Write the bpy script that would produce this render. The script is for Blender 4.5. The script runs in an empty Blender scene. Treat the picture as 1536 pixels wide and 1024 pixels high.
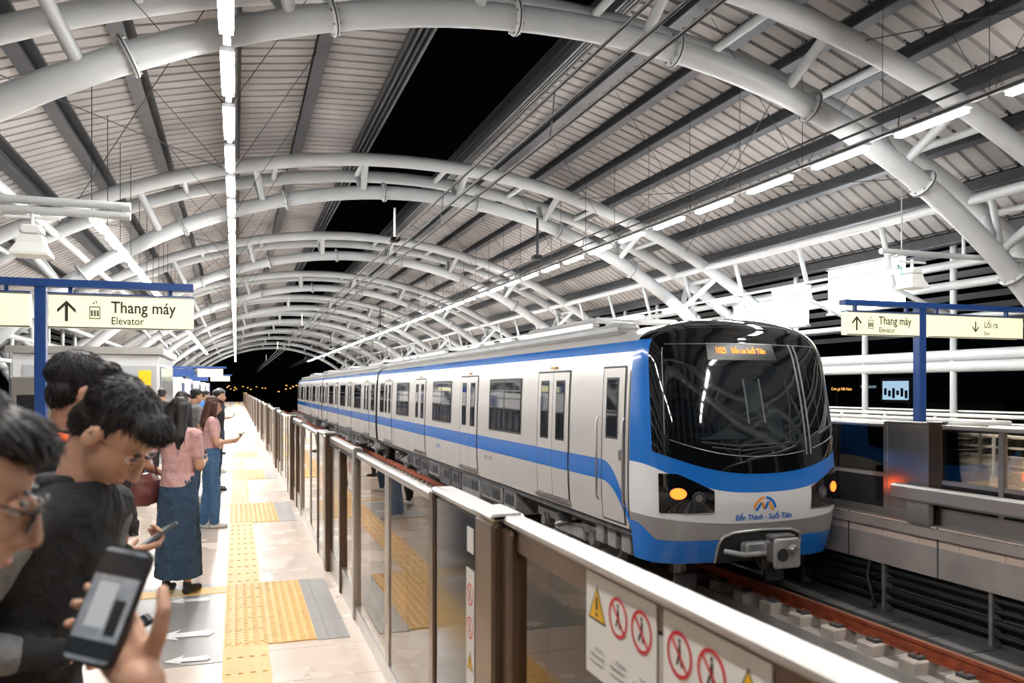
import bpy, math, random
from mathutils import Vector, Matrix
random.seed(7)
S=bpy.context.scene
# ------------------------------------------------------------------ materials
MATS={}
def mat(name,col,rough=0.5,metal=0.0,noise=0.0,nscale=8.0,bump=0.0,emit=0.0,emcol=None,coat=0.0,bscale=None,spec=0.5,bdist=.01):
    if name in MATS: return MATS[name]
    m=bpy.data.materials.new(name); m.use_nodes=True
    nt=m.node_tree; b=nt.nodes['Principled BSDF']
    c=(col[0],col[1],col[2],1)
    b.inputs['Base Color'].default_value=c
    b.inputs['Roughness'].default_value=rough
    b.inputs['Metallic'].default_value=metal
    b.inputs['Coat Weight'].default_value=coat
    b.inputs['Specular IOR Level'].default_value=spec
    tc=nt.nodes.new('ShaderNodeTexCoord')
    if noise>0:
        n=nt.nodes.new('ShaderNodeTexNoise'); n.inputs['Scale'].default_value=nscale; n.inputs['Detail'].default_value=5
        nt.links.new(tc.outputs['Object'],n.inputs['Vector'])
        r=nt.nodes.new('ShaderNodeValToRGB')
        r.color_ramp.elements[0].position=0.3; r.color_ramp.elements[1].position=0.7
        r.color_ramp.elements[0].color=tuple(max(0,v*(1-noise)) for v in col)+(1,)
        r.color_ramp.elements[1].color=tuple(min(1,v*(1+noise*0.6)) for v in col)+(1,)
        nt.links.new(n.outputs['Fac'],r.inputs['Fac']); nt.links.new(r.outputs['Color'],b.inputs['Base Color'])
    if bump>0:
        n2=nt.nodes.new('ShaderNodeTexNoise'); n2.inputs['Scale'].default_value=bscale or nscale*4; n2.inputs['Detail'].default_value=4
        nt.links.new(tc.outputs['Object'],n2.inputs['Vector'])
        bp=nt.nodes.new('ShaderNodeBump'); bp.inputs['Strength'].default_value=bump; bp.inputs['Distance'].default_value=bdist
        nt.links.new(n2.outputs['Fac'],bp.inputs['Height']); nt.links.new(bp.outputs['Normal'],b.inputs['Normal'])
    if emit>0:
        b.inputs['Emission Color'].default_value=((emcol or col)[0],(emcol or col)[1],(emcol or col)[2],1)
        b.inputs['Emission Strength'].default_value=emit
    MATS[name]=m; return m

def glass_mat(name,tint,refl=0.1,rough=0.0,rcol=(1,1,1)):
    m=bpy.data.materials.new(name); m.use_nodes=True; nt=m.node_tree; nt.nodes.clear()
    o=nt.nodes.new('ShaderNodeOutputMaterial'); mx=nt.nodes.new('ShaderNodeMixShader')
    t=nt.nodes.new('ShaderNodeBsdfTransparent'); t.inputs['Color'].default_value=tint+(1,)
    g=nt.nodes.new('ShaderNodeBsdfGlossy'); g.inputs['Roughness'].default_value=rough; g.inputs['Color'].default_value=rcol+(1,)
    f=nt.nodes.new('ShaderNodeFresnel'); f.inputs['IOR'].default_value=1.5
    a=nt.nodes.new('ShaderNodeMath'); a.operation='ADD'; a.inputs[1].default_value=refl; a.use_clamp=True
    nt.links.new(f.outputs[0],a.inputs[0]); nt.links.new(a.outputs[0],mx.inputs[0])
    nt.links.new(t.outputs[0],mx.inputs[1]); nt.links.new(g.outputs[0],mx.inputs[2]); nt.links.new(mx.outputs[0],o.inputs[0])
    MATS[name]=m; return m

def tile_mat(name,c1,c2,mortar,sx,sy,rough=0.3,msize=0.012):
    m=bpy.data.materials.new(name); m.use_nodes=True; nt=m.node_tree; b=nt.nodes['Principled BSDF']
    tc=nt.nodes.new('ShaderNodeTexCoord')
    br=nt.nodes.new('ShaderNodeTexBrick'); br.offset=0.0; br.inputs['Scale'].default_value=1
    br.inputs['Brick Width'].default_value=sx; br.inputs['Row Height'].default_value=sy
    br.inputs['Mortar Size'].default_value=msize*0.5; br.inputs['Mortar Smooth'].default_value=0.1
    br.inputs['Color1'].default_value=c1+(1,); br.inputs['Color2'].default_value=c2+(1,); br.inputs['Mortar'].default_value=mortar+(1,)
    nt.links.new(tc.outputs['Object'],br.inputs['Vector'])
    n=nt.nodes.new('ShaderNodeTexNoise'); n.inputs['Scale'].default_value=1.7; n.inputs['Detail'].default_value=6
    nt.links.new(tc.outputs['Object'],n.inputs['Vector'])
    mx=nt.nodes.new('ShaderNodeMixRGB'); mx.blend_type='MULTIPLY'; mx.inputs[0].default_value=0.15
    nt.links.new(br.outputs['Color'],mx.inputs[1]); nt.links.new(n.outputs['Fac'],mx.inputs[2])
    nt.links.new(mx.outputs[0],b.inputs['Base Color'])
    mr=nt.nodes.new('ShaderNodeMapRange'); mr.inputs['To Min'].default_value=rough*0.7; mr.inputs['To Max'].default_value=rough*1.4
    nt.links.new(n.outputs['Fac'],mr.inputs['Value']); nt.links.new(mr.outputs[0],b.inputs['Roughness'])
    MATS[name]=m; return m

white_paint=mat('white_paint',(0.50,0.52,0.53),0.3,0,0.06,2)
roof_sheet=mat('roof_sheet',(0.34,0.325,0.315),0.5,0.0,0.25,0.6)
louvre_m=mat('louvre_sheet',(0.15,0.15,0.15),0.55,0.0,0.2,0.6)
purlin_dark=mat('purlin_dark',(0.03,0.032,0.036),0.5,0.3,0.2,3)
purlin_grey=mat('purlin_grey',(0.08,0.085,0.095),0.45,0.4,0.2,3)
lamp_em=mat('lamp_emission',(1,1,1),0.5,emit=68,emcol=(1.0,0.98,0.95))
fixture=mat('fixture_grey',(0.4,0.41,0.42),0.4,0.3)
black_cable=mat('black_cable',(0.015,0.015,0.016),0.5)
steel=mat('stainless_steel',(0.52,0.50,0.48),0.28,0.9,0.12,3)
steel_light=mat('steel_cap',(0.52,0.50,0.48),0.32,0.75,0.05,3)
bronze=mat('bronze_panel',(0.18,0.125,0.09),0.3,0.85,0.15,2)
dark_panel=mat('dark_panel',(0.02,0.02,0.022),0.12,0.2)
glass=glass_mat('gate_glass',(0.92,0.85,0.77),0.03,0.0,(1.0,.93,.85))
rail_glass=glass_mat('rail_glass',(0.88,0.92,0.92),0.04)
floor_m=tile_mat('platform_tile',(0.72,0.60,0.51),(0.76,0.64,0.55),(0.46,0.37,0.30),0.9,0.6,0.25)
grey_tile=tile_mat('grey_tile',(0.28,0.265,0.25),(0.31,0.295,0.28),(0.2,0.2,0.2),0.6,0.6,0.35)
yellow_tact=mat('tactile_yellow',(0.74,0.45,0.14),0.5,0,0.12,6)
concrete=mat('concrete',(0.36,0.33,0.31),0.8,0,0.25,1.6,0.4)
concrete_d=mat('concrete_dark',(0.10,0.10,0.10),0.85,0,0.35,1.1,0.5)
concrete_l=mat('sleeper_concrete',(0.46,0.40,0.35),0.8,0,0.3,3,0.4)
rust=mat('rail_rust',(0.34,0.075,0.03),0.6,0.2,0.35,6,0.3)
rail_top=mat('rail_polished',(0.42,0.22,0.15),0.4,0.6)
blue=mat('livery_blue',(0.012,0.15,0.52),0.22,0.0,coat=0.5)
blue_sign=mat('sign_frame_blue',(0.012,0.055,0.22),0.35)
white_body=mat('body_white',(0.74,0.74,0.74),0.22,0.1,0.03,2,coat=0.4)
silver=mat('body_silver',(0.42,0.405,0.39),0.3,0.5,0.04,2,coat=0.2)
side_m=mat('body_side',(0.66,0.63,0.60),0.26,0.35,0.04,1.5)
black_gloss=mat('black_gloss',(0.004,0.005,0.006),0.04,0,coat=0.9,spec=.8)
rubber=mat('rubber_black',(0.015,0.015,0.016),0.55)
under=mat('underframe_grey',(0.10,0.10,0.105),0.6,0.4,0.4,5,0.2)
under_l=mat('underframe_light',(0.28,0.28,0.28),0.55,0.4,0.3,5)
roof_grey=mat('train_roof_grey',(0.42,0.43,0.44),0.5,0.2,0.1,2)
white_plain=mat('sign_white',(0.80,0.80,0.78),0.45)
ink=mat('ink_black',(0.02,0.02,0.02),0.5)
red=mat('sign_red',(0.62,0.02,0.03),0.45)
yellow=mat('sign_yellow',(0.85,0.50,0.01),0.45)
sign_lit=mat('sign_lit_cream',(0.70,0.68,0.42),0.5,emit=0.36,emcol=(1.0,0.97,0.62))
box_lit=mat('lightbox_white',(0.9,0.95,1),0.5,emit=5,emcol=(0.94,0.97,1))
orange_led=mat('orange_led',(1,0.3,0.02),0.5,emit=1.0,emcol=(1,0.20,0.01))
tail_red=mat('tail_lamp',(1,0.2,0.02),0.4,emit=2.2,emcol=(1,0.10,0.012))
white_wall=mat('wall_panel_white',(0.58,0.59,0.60),0.4,0,0.05,2)

# ------------------------------------------------------------------ mesh builder
class MB:
    def __init__(s): s.v=[];s.f=[];s.m=[];s.sm=[];s.mats=[]
    def mi(s,m):
        if m not in s.mats: s.mats.append(m)
        return s.mats.index(m)
    def add(s,vs,fs,m,smooth=False):
        o=len(s.v); s.v+= [tuple(v) for v in vs]; i=s.mi(m)
        for f in fs: s.f.append([o+k for k in f]); s.m.append(i); s.sm.append(smooth)
    def box(s,x0,x1,y0,y1,z0,z1,m,M=None):
        vs=[Vector((x,y,z)) for z in(z0,z1) for y in(y0,y1) for x in(x0,x1)]
        if M is not None: vs=[M@v for v in vs]
        s.add(vs,[(0,2,3,1),(4,5,7,6),(0,1,5,4),(2,6,7,3),(0,4,6,2),(1,3,7,5)],m)
    def cbox(s,x0,x1,y0,y1,z0,z1,m,c=0.02,axis='y'):
        def ring(a0,a1,b0,b1,k): return [(a0+k,b0),(a1-k,b0),(a1,b0+k),(a1,b1-k),(a1-k,b1),(a0+k,b1),(a0,b1-k),(a0,b0+k)]
        if axis=='y': A=(x0,x1,z0,z1); t0,t1=y0,y1; P=lambda a,b,t:(a,t,b)
        elif axis=='z': A=(x0,x1,y0,y1); t0,t1=z0,z1; P=lambda a,b,t:(a,b,t)
        else: A=(y0,y1,z0,z1); t0,t1=x0,x1; P=lambda a,b,t:(t,a,b)
        rings=[]
        for t,ins in((t0,c*.7),(t0+c*.7,0),(t1-c*.7,0),(t1,c*.7)):
            rings.append([P(a,b,t) for a,b in ring(A[0]+ins,A[1]-ins,A[2]+ins,A[3]-ins,c)])
        vs=[p for r in rings for p in r]; fs=[]
        for j in range(3):
            for i in range(8):
                fs.append((j*8+i,j*8+(i+1)%8,(j+1)*8+(i+1)%8,(j+1)*8+i))
        fs.append(tuple(range(7,-1,-1))); fs.append(tuple(range(24,32)))
        s.add(vs,fs,m)
    def tube(s,pts,r,m,seg=10,closed=False,caps=True):
        pts=[Vector(p) for p in pts]; n=len(pts); rs=r if isinstance(r,(list,tuple)) else [r]*n
        vs=[];fs=[]
        up=None
        for i,p in enumerate(pts):
            a=pts[max(0,i-1)]; b=pts[min(n-1,i+1)]; d=(b-a)
            if d.length<1e-9: d=Vector((0,0,1))
            d.normalize()
            if up is None:
                up=Vector((0,0,1)) if abs(d.z)<0.9 else Vector((0,1,0))
            x=d.cross(up); 
            if x.length<1e-6: x=d.orthogonal()
            x.normalize(); y=x.cross(d).normalized(); up=y
            for k in range(seg):
                an=2*math.pi*k/seg
                vs.append(p+(x*math.cos(an)+y*math.sin(an))*rs[i])
        for i in range(n-1):
            for k in range(seg):
                fs.append((i*seg+k,i*seg+(k+1)%seg,(i+1)*seg+(k+1)%seg,(i+1)*seg+k))
        s.add(vs,fs,m,True)
        if caps: s.add(vs[:seg],[tuple(range(seg-1,-1,-1))],m); s.add(vs[-seg:],[tuple(range(seg))],m)
    def grid(s,fn,nu,nv,m,smooth=True,flip=False):
        vs=[fn(i/nu,j/nv) for j in range(nv+1) for i in range(nu+1)]; fs=[]
        for j in range(nv):
            for i in range(nu):
                q=(j*(nu+1)+i,j*(nu+1)+i+1,(j+1)*(nu+1)+i+1,(j+1)*(nu+1)+i)
                fs.append(q[::-1] if flip else q)
        s.add(vs,fs,m,smooth)
    def obj(s,name,parent=None,loc=None):
        me=bpy.data.meshes.new(name); me.from_pydata(s.v,[],s.f); 
        for m in s.mats: me.materials.append(m)
        me.polygons.foreach_set('material_index',s.m); me.polygons.foreach_set('use_smooth',s.sm); me.update()
        o=bpy.data.objects.new(name,me); S.collection.objects.link(o)
        if parent: o.parent=parent
        if loc: o.location=loc
        return o
def empty(name,loc=(0,0,0)):
    e=bpy.data.objects.new(name,None); S.collection.objects.link(e); e.location=loc; e.empty_display_size=0.2; return e
def text_verts(body,size,align='LEFT',bold=0.0):
    cu=bpy.data.curves.new('t','FONT'); cu.body=body; cu.size=size; cu.align_x=align; cu.offset=bold; cu.resolution_u=3
    ob=bpy.data.objects.new('t',cu); S.collection.objects.link(ob)
    dg=bpy.context.evaluated_depsgraph_get(); dg.update()
    me=bpy.data.meshes.new_from_object(ob.evaluated_get(dg))
    vs=[v.co.copy() for v in me.vertices]; fs=[tuple(p.vertices) for p in me.polygons]
    bpy.data.objects.remove(ob); bpy.data.meshes.remove(me)
    return vs,fs

# ------------------------------------------------------------------ floors
Y0,Y1=-6.0,112.0
b=MB()
b.box(-6.2,1.0,Y0,Y1,-0.25,0,floor_m)
b.obj('floor')
b=MB()
for k in range(-1,20):
    yc=6.42+5.1*k
    b.box(-0.75,-0.08,yc-1.15,yc+1.0,0.0,0.004,grey_tile); b.box(0.52,0.74,yc-.9,yc+.9,0,0.004,grey_tile)
b.obj('floor_grey_inlay')
b=MB(); b.box(-0.08,0.20,Y0,Y1,0.0,0.007,yellow_tact)
y=0.8
while y<30:
    for j in range(4):
        x=-0.045+j*0.07
        b.box(x-0.014,x+0.014,y,y+0.25,0.006,0.0125,yellow_tact)
    y+=0.3
for k in range(-1,20):
    yc=6.42+5.1*k
    b.box(-0.08,0.52,yc-0.88,yc+0.88,0.0,0.0085,yellow_tact)
    if k<4:
        for i in range(10):
            for j in range(29):
                x=-0.05+i*0.06; yy=yc-0.84+j*0.06
                b.add([(x-.018,yy-.018,.008),(x+.018,yy-.018,.008),(x+.018,yy+.018,.008),(x-.018,yy+.018,.008),
                       (x-.01,yy-.01,.0145),(x+.01,yy-.01,.0145),(x+.01,yy+.01,.0145),(x-.01,yy+.01,.0145)],
                      [(4,5,6,7),(0,1,5,4),(1,2,6,5),(2,3,7,6),(3,0,4,7)],yellow_tact)
    b.box(-0.75,-0.08,yc+0.62,yc+0.85,0,0.0075,yellow_tact)
b.obj('tactile_paving')
b=MB()
def arrow(b,cx,cy,s,m,z=0.009):
    P=[(-.26,0),(-.06,.11),(-.1,.04),(.16,.06),(.2,-.0),(.16,-.06),(-.1,-.04),(-.06,-.11)]
    b.add([(cx+p[0]*s,cy+p[1]*s*1.4,z) for p in P],[(0,7,6),(0,6,2),(0,2,1),(2,6,5,4),(2,4,3)],m)
for k in range(-1,8):
    yc=6.42+5.1*k
    arrow(b,-0.33,yc+0.45,0.7,white_plain); arrow(b,-0.31,yc-0.50,0.85,white_plain); arrow(b,-0.27,yc-1.05,0.6,white_plain)
b.obj('floor_arrow_markings')
b=MB(); b.box(8.12,15.6,Y0,Y1,-0.25,0,floor_m); b.box(8.12,8.5,Y0,Y1,0,0.006,grey_tile)
b.obj('floor_opposite_platform')
b=MB(); b.box(0.72,1.0,Y0,Y1,-1.6,-0.25,concrete); b.obj('wall_left_platform_edge')
b=MB()
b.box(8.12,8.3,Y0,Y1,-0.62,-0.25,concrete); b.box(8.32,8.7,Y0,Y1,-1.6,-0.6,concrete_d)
b.box(8.05,8.12,Y0,Y1,-0.13,-0.02,concrete)
yy=Y0
while yy<40:
    b.box(8.112,8.119,yy,yy+0.02,-0.62,-0.0,concrete_d); yy+=1.5
b.obj('wall_right_platform_edge')
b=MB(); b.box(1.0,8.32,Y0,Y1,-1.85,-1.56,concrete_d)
b.obj('trackbed')
b=MB(); b.box(4.25,4.85,Y0,Y1,-1.56,-1.42,concrete); b.obj('drain_upstand')
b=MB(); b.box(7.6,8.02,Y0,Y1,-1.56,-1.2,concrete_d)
yy=Y0
while yy<30: b.box(7.60,8.02,yy,yy+.02,-1.2,-1.195,black_cable); yy+=.6
b.obj('cable_trough')
def track(cx,name):
    b=MB()
    for rx in(cx-.717,cx+.717):
        b.box(rx-.037,rx+.037,Y0,Y1,-1.14,-1.103,rust); b.box(rx-.026,rx+.026,Y0,Y1,-1.104,-1.1,rail_top)
        b.box(rx-.012,rx+.012,Y0,Y1,-1.24,-1.13,rust); b.box(rx-.075,rx+.075,Y0,Y1,-1.262,-1.24,rust)
        b.box(rx-.30,rx+.30,Y0,Y1,-1.56,-1.40,concrete)
        y=Y0+0.3
        while y<90:
            b.cbox(rx-.27,rx+.27,y,y+.26,-1.42,-1.262,concrete_l,0.02)
            if y<45:
                for sx in(-.13,.13): 
                    b.box(rx+sx-.05,rx+sx+.05,y+.05,y+.2,-1.262,-1.225,under)
                    b.tube([(rx+sx,y+.125,-1.23),(rx+sx,y+.125,-1.19)],.016,rust,6)
            y+=0.62
    b.obj(name)
track(2.6,'railway_track'); track(6.49,'railway_track.001')
b=MB()
for z,r in((-.72,.035),(-.84,.03),(-.98,.045),(-1.12,.03)):
    b.tube([(8.22,Y0,z),(8.22,40,z)],r,black_cable,8)
y=Y0
while y<40:
    b.box(8.16,8.3,y,y+.05,-1.25,-.63,under_l); y+=1.6
for y in(5.5,8.6,10.4):
    b.tube([(8.1,y,-.63),(8.06,y,-.8),(8.06,y-.1,-1.1),(7.95,y-.25,-1.17)],.03,black_cable,8)
b.obj('trackside_cable_run')

# ------------------------------------------------------------------ roof
RC=4.3
def zcirc(x,c,crown,R): return crown-(R-math.sqrt(max(0,R*R-(x-c)**2)))
def zroof(x): return zcirc(x,4.4,8.25,19.0)
def roof_side(xs,name):
    b=MB()
    per=0.36
    n=int((Y1-Y0)/per)
    for x0,x1 in zip(xs[:-1],xs[1:]):
        a,c=x0+0.13,x1-0.13
        z0=zroof(a)+.10; z1=zroof(c)+.02
        vs=[];fs=[]
        for i in range(n):
            y=Y0+i*per
            for yy,dz in((y,0),(y+.27,0),(y+.29,.06),(y+.34,.06)):
                vs.append((a,yy,z0+dz)); vs.append((c,yy,z1+dz))
        for i in range(len(vs)//2-1):
            fs.append((2*i,2*i+1,2*i+3,2*i+2))
        b.add(vs,fs,roof_sheet)
    b.obj(name)
    b=MB()
    for x in xs:
        z=zroof(x)
        b.box(x-.12,x+.12,Y0,Y1,z-.16,z-.13,purlin_grey); b.box(x-.015,x+.015,Y0,Y1,z-.13,z+.10,purlin_dark)
        b.box(x-.19,x+.19,Y0,Y1,z+.12,z+.18,purlin_dark)
    b.obj(name+'_purlins')
roof_side([-7.2,-5.6,-4.25,-3.05,-1.7,-.1,1.5,3.1],'ceiling_left')
xr=[6.0+1.12*i for i in range(9)]
roof_side(xr,'ceiling_right')
b=MB()
for x,s in((3.1,1),(6.0,-1)):
    z=zroof(x)
    for j in range(4):
        xx=x+s*(0.14-0.1*j)
        b.box(xx-.025,xx+.025,Y0,Y1,z-.32+.03*j,z-.2+.03*j,purlin_grey if j%2==0 else purlin_dark)
b.obj('roof_gutter_rails')

def arc_pts(c,crown,R,x0,x1,y,n=40):
    pts=[]
    a0=math.asin((x0-c)/R); a1=math.asin((x1-c)/R)
    for i in range(n+1):
        a=a0+(a1-a0)*i/n
        pts.append(Vector((c+R*math.sin(a),y,crown-R+R*math.cos(a))))
    return pts
SP=10.7
arches=[SP*i for i in range(0,11)]
for k,ya in enumerate(arches):
    b=MB(); seg=16 if k<4 else 8
    for dy in(-.85,.85):
        b.tube(arc_pts(RC,7.62,18.5,-7.9,16.4,ya+dy,48),.165,white_paint,seg)
    inn=arc_pts(4.5,7.0,13.7,-6.6,15.6,ya,60)
    b.tube(inn,.18,white_paint,seg)
    for i in range(3,60,6):
        p=inn[i]; nx=(p-Vector((4.5,ya,7.0-13.7))).normalized()
        for dy in(-.85,.85):
            q=p.copy(); t=0
            while t<4:
                q=p+nx*t
                if (Vector((q.x,0,q.z))-Vector((RC,0,7.62-18.5))).length>=18.5: break
                t+=0.03
            b.tube([p,(q.x,ya+dy,q.z)],.085,white_paint,8)
        if k<5:
            t=(inn[i+1]-inn[i-1]).normalized()
            c0=p+t*0.55
            b.tube([c0-t*.035,c0-t*.03,c0+t*.03,c0+t*.035],[.19,.255,.255,.19],white_paint,16)
            b.tube([c0-t*.008,c0+t*.008],.262,purlin_dark,16)
            for q in range(8):
                an=q*math.pi/4; u=t.orthogonal().normalized(); w=t.cross(u)
                cc=c0+(u*math.cos(an)+w*math.sin(an))*.225
                b.tube([cc-t*.06,cc+t*.06],.018,steel,6)
    out=arc_pts(RC,7.62,18.5,-7.9,16.4,ya,24)
    for p in out[1::2]:
        b.tube([p-Vector((0,.85,0)),p+Vector((0,.85,0))],.07,white_paint,8)
    for x0,sx in((-6.6,-1),(15.6,1)):
        zb=inn[0].z if sx<0 else inn[-1].z
        b.tube([(x0,ya,zb),(x0+sx*.05,ya,0.0)],.2,white_paint,12)
        xo=-7.9 if sx<0 else 16.4; zo=out[0].z if sx<0 else out[-1].z
        for dy in(-.85,.85): b.tube([(xo,ya+dy,zo),(x0,ya,.8)],.15,white_paint,10)
    b.obj('roof_arch_truss')
b=MB()
for x in(-6.4,-4.2,13.2,15.2):
    z=zcirc(x,RC,7.62,18.5)-.05
    b.tube([(x,Y0,z),(x,Y1,z)],.10,white_paint,10)
for x,z,r in((15.3,4.5,.1),(15.3,3.3,.07),(15.3,2.45,.13),(15.3,2.2,.13),(-6.9,3.4,.1),(-6.9,2.6,.07)):
    b.tube([(x,Y0,z),(x,Y1,z)],r,white_paint,10)
y=Y0+1
while y<90:
    for x,z in((15.3,5.0),(-6.9,4.2)):
        b.tube([(x,y,0),(x,y,z)],.075,white_paint,8)
    b.tube([(13.2,y,zcirc(13.2,RC,7.62,18.5)),(13.6,y,3.9),(15.3,y,3.3)],.06,white_paint,8)
    y+=2.675
b.obj('side_lattice_frame')
b=MB()
for i in range(9):
    for x,sx in((15.9,1),(-7.3,-1)):
        z=3.2+.26*i if sx>0 else 2.8+.26*i
        xx=x+sx*(.9-.1*i)
        b.add([(xx,Y0,z),(xx,Y1,z),(xx+sx*.22,Y1,z-.12),(xx+sx*.22,Y0,z-.12)],[(0,1,2,3)],louvre_m)
b.obj('wall_side_louvres')
b=MB()
for k in range(0,8):
    ya=arches[k]
    for x0,x1 in((-3.5,-.3),(9,12.5)):
        za=zcirc(x0,RC,7.62,18.5); zb=zcirc(x1,RC,7.62,18.5)
        b.tube([(x0,ya+.9,za),(x1,ya+SP-.9,zb)],.009,black_cable,5)
        b.tube([(x1,ya+.9,zb),(x0,ya+SP-.9,za)],.009,black_cable,5)
y=-3;i=0
while y<60:
    for x in(-.1,8.95):
        zt=zroof(x)-.16
        b.tube([(x,y,5.35),(x,y,zt)],.006,black_cable,4)
        if i%2==0:
            b.tube([(x,y,5.35),(x+1.5,y+.4,zroof(x+1.5)-.16)],.005,black_cable,4)
            b.tube([(x,y,5.35),(x-1.5,y+.4,zroof(x-1.5)-.16)],.005,black_cable,4)
    if y>14: b.tube([(-2.3,y+.5,4.7),(-2.3,y+.5,zroof(-2.3)-.16)],.007,black_cable,4)
    y+=1.75;i+=1
b.obj('suspension_wires')

# ------------------------------------------------------------------ lamps
def lamp_row(x,z,y0,y1,per,ln,w,name):
    b=MB()
    b.box(x-.035,x+.035,y0,y1,z+.07,z+.12,fixture)
    y=y0
    while y<y1:
        b.box(x-w/2-.01,x+w/2+.01,y-.04,y+ln+.04,z+.025,z+.072,fixture)
        b.box(x-w/2,x+w/2,y,y+ln,z-.03,z+.025,lamp_em)
        y+=per
    b.obj(name)
lamp_row(-.09,5.2,-3.3,108,1.74,1.15,.125,'fluorescent_strip_light')
lamp_row(8.95,5.32,-3.3+.7,108,1.74,1.13,.115,'fluorescent_strip_light')
lamp_row(-2.3,4.6,15.2,70,1.76,1.2,.13,'fluorescent_strip_light')
lamp_row(12.2,4.0,12.2,70,2.6,1.2,.11,'fluorescent_strip_light')
# ------------------------------------------------------------------ overhead wires
b=MB()
for x,zs in((2.6,(3.88,4.08,4.32)),(6.49,(4.42,4.56,4.72))):
    for z in zs:
        b.tube([(x+(z-4)*.15,Y0,z),(x+(z-4)*.15,Y1,z)],.014,black_cable,6)
    y=2.5
    while y<100:
        b.tube([(x,y,zs[0]),(x+.05,y,zs[2])],.007,black_cable,4); y+=4.0
for y in(14.0,35,56,78):
    b.tube([(2.65,y,4.32),(2.65,y,4.9)],.02,steel,8); b.tube([(6.5,y+3,4.7),(6.5,y+3,5.6)],.03,black_cable,8)
    b.cbox(2.55,2.75,y-.1,y+.1,4.30,4.38,black_cable,.03); b.cbox(6.38,6.6,y+2.9,y+3.1,4.65,4.75,black_cable,.03)
b.obj('overhead_contact_wires')

# ------------------------------------------------------------------ train
train=empty('metro_train',(6.49,9.6,0))
ZS=[-.55,-.3,0,.3,.9,1.5,2.0,2.2,2.34,2.45,2.54,2.61,2.655,2.67]
WS=[1.42,1.45,1.48,1.495,1.49,1.475,1.45,1.425,1.36,1.24,1.03,.74,.38,0]
LS=[.70,.80,.87,.90,.84,.72,.58,.51,.44,.38,.30,.20,.10,0]
def herm(X,Yv,x):
    if x<=X[0]: return Yv[0]
    if x>=X[-1]: return Yv[-1]
    i=0
    while x>X[i+1]: i+=1
    def tan(j):
        if j==0: return (Yv[1]-Yv[0])/(X[1]-X[0])
        if j==len(X)-1: return (Yv[-1]-Yv[-2])/(X[-1]-X[-2])
        return (Yv[j+1]-Yv[j-1])/(X[j+1]-X[j-1])
    h=X[i+1]-X[i]; t=(x-X[i])/h; m0=tan(i)*h; m1=tan(i+1)*h
    return (2*t**3-3*t*t+1)*Yv[i]+(t**3-2*t*t+t)*m0+(-2*t**3+3*t*t)*Yv[i+1]+(t**3-t*t)*m1
W=lambda z:max(0,herm(ZS,WS,z)); L=lambda z:max(0,herm(ZS,LS,z))
NE=3.5
def s_of_a(a):
    sa,ca=abs(math.sin(a)),abs(math.cos(a)); return math.sin(a)/(sa**NE+ca**NE)**(1/NE)
def a_of_s(s):
    lo,hi=-math.pi/2,math.pi/2
    for _ in range(40):
        m=(lo+hi)/2
        if s_of_a(m)<s: lo=m
        else: hi=m
    return (lo+hi)/2
def F0(a,z):
    sa,ca=abs(math.sin(a)),abs(math.cos(a)); q=(sa**NE+ca**NE)**(1/NE)
    return Vector((W(z)*math.sin(a)/q,-L(z)*math.cos(a)/q,z))
def F(a,z,off=0):
    p=F0(a,z)
    if off:
        e=.01; du=F0(a+e,z)-F0(a-e,z); zz=min(z,2.6); dv=F0(a,zz+e)-F0(a,zz-e); n=du.cross(dv)
        if n.length>1e-9:
            n.normalize(); 
            p=p+n*off
    return p
R90=math.pi/2
def vz(t): return -.55+3.22*(1-(1-t)**1.5)
b=MB()
b.grid(lambda u,v:F(-R90+u*math.pi,vz(v)),64,64,silver)
def npatch(a0,a1,zl,zh,off,m,nu=48,nv=24):
    def fn(u,v):
        a=a0+(a1-a0)*u; s_=s_of_a(a); lo=zl(s_); hi=zh(s_); return F(a,lo+(hi-lo)*v,off)
    b.grid(fn,nu,nv,m)
zlo=lambda s:.60+.33*abs(s)**2.2
zlo2=lambda s:.36+.38*abs(s)**2.6
zw=lambda s:-.04+.10*abs(s)**2
npatch(-R90,R90,zw,zlo2,.004,white_body,64,8)
npatch(-R90,R90,zlo2,lambda s:2.42,.005,blue,64,32)
sk=lambda s:-.24+.75*max(0,(abs(s)-.93)/.07)**2*.25
npatch(-R90,a_of_s(-.42),lambda s:-.55,sk,.006,blue,40,8)
npatch(a_of_s(.42),R90,lambda s:-.55,sk,.006,blue,40,8)
aM=a_of_s(.955)
npatch(-aM,aM,zlo,lambda s:2.40,.009,black_gloss,64,30)
npatch(-R90,R90,lambda s:2.36,lambda s:2.668,.011,black_gloss,64,16)
grey_line=mat('windscreen_frame',(0.25,0.26,0.28),0.3,0.5)
def nline(pts,r,m):
    b.tube([F(a_of_s(s),z,.012) for s,z in pts],r,m,6)
def lin(a,c,n=14): return [(a[0]+(c[0]-a[0])*i/n,a[1]+(c[1]-a[1])*i/n) for i in range(n+1)]
nline(lin((.47,zlo(.47)+.16),(.50,2.30)),.012,grey_line); nline(lin((.52,zlo(.5)+.16),(.55,2.28)),.012,grey_line)
nline(lin((-.88,1.12),(-.86,2.24)),.006,grey_line); nline(lin((.90,1.12),(.88,2.24)),.006,grey_line)
nline([(s/20,zlo(s/20)+.22) for s in range(-17,10)],.006,grey_line)
nline([(s/20,zlo(s/20)+.22) for s in range(11,18)],.006,grey_line)
nline([(s/20,2.30-.02*abs(s/20)) for s in range(-17,18)],.006,grey_line)
nline([(-.5,.95),(-.2,.90),(.1,.93),(.3,1.0)],.012,rubber); nline([(.3,1.0),(.35,1.5),(.34,1.85)],.010,rubber)
nline([(.22,.98),(-.25,.96),(-.6,1.02)],.010,rubber)
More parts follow.
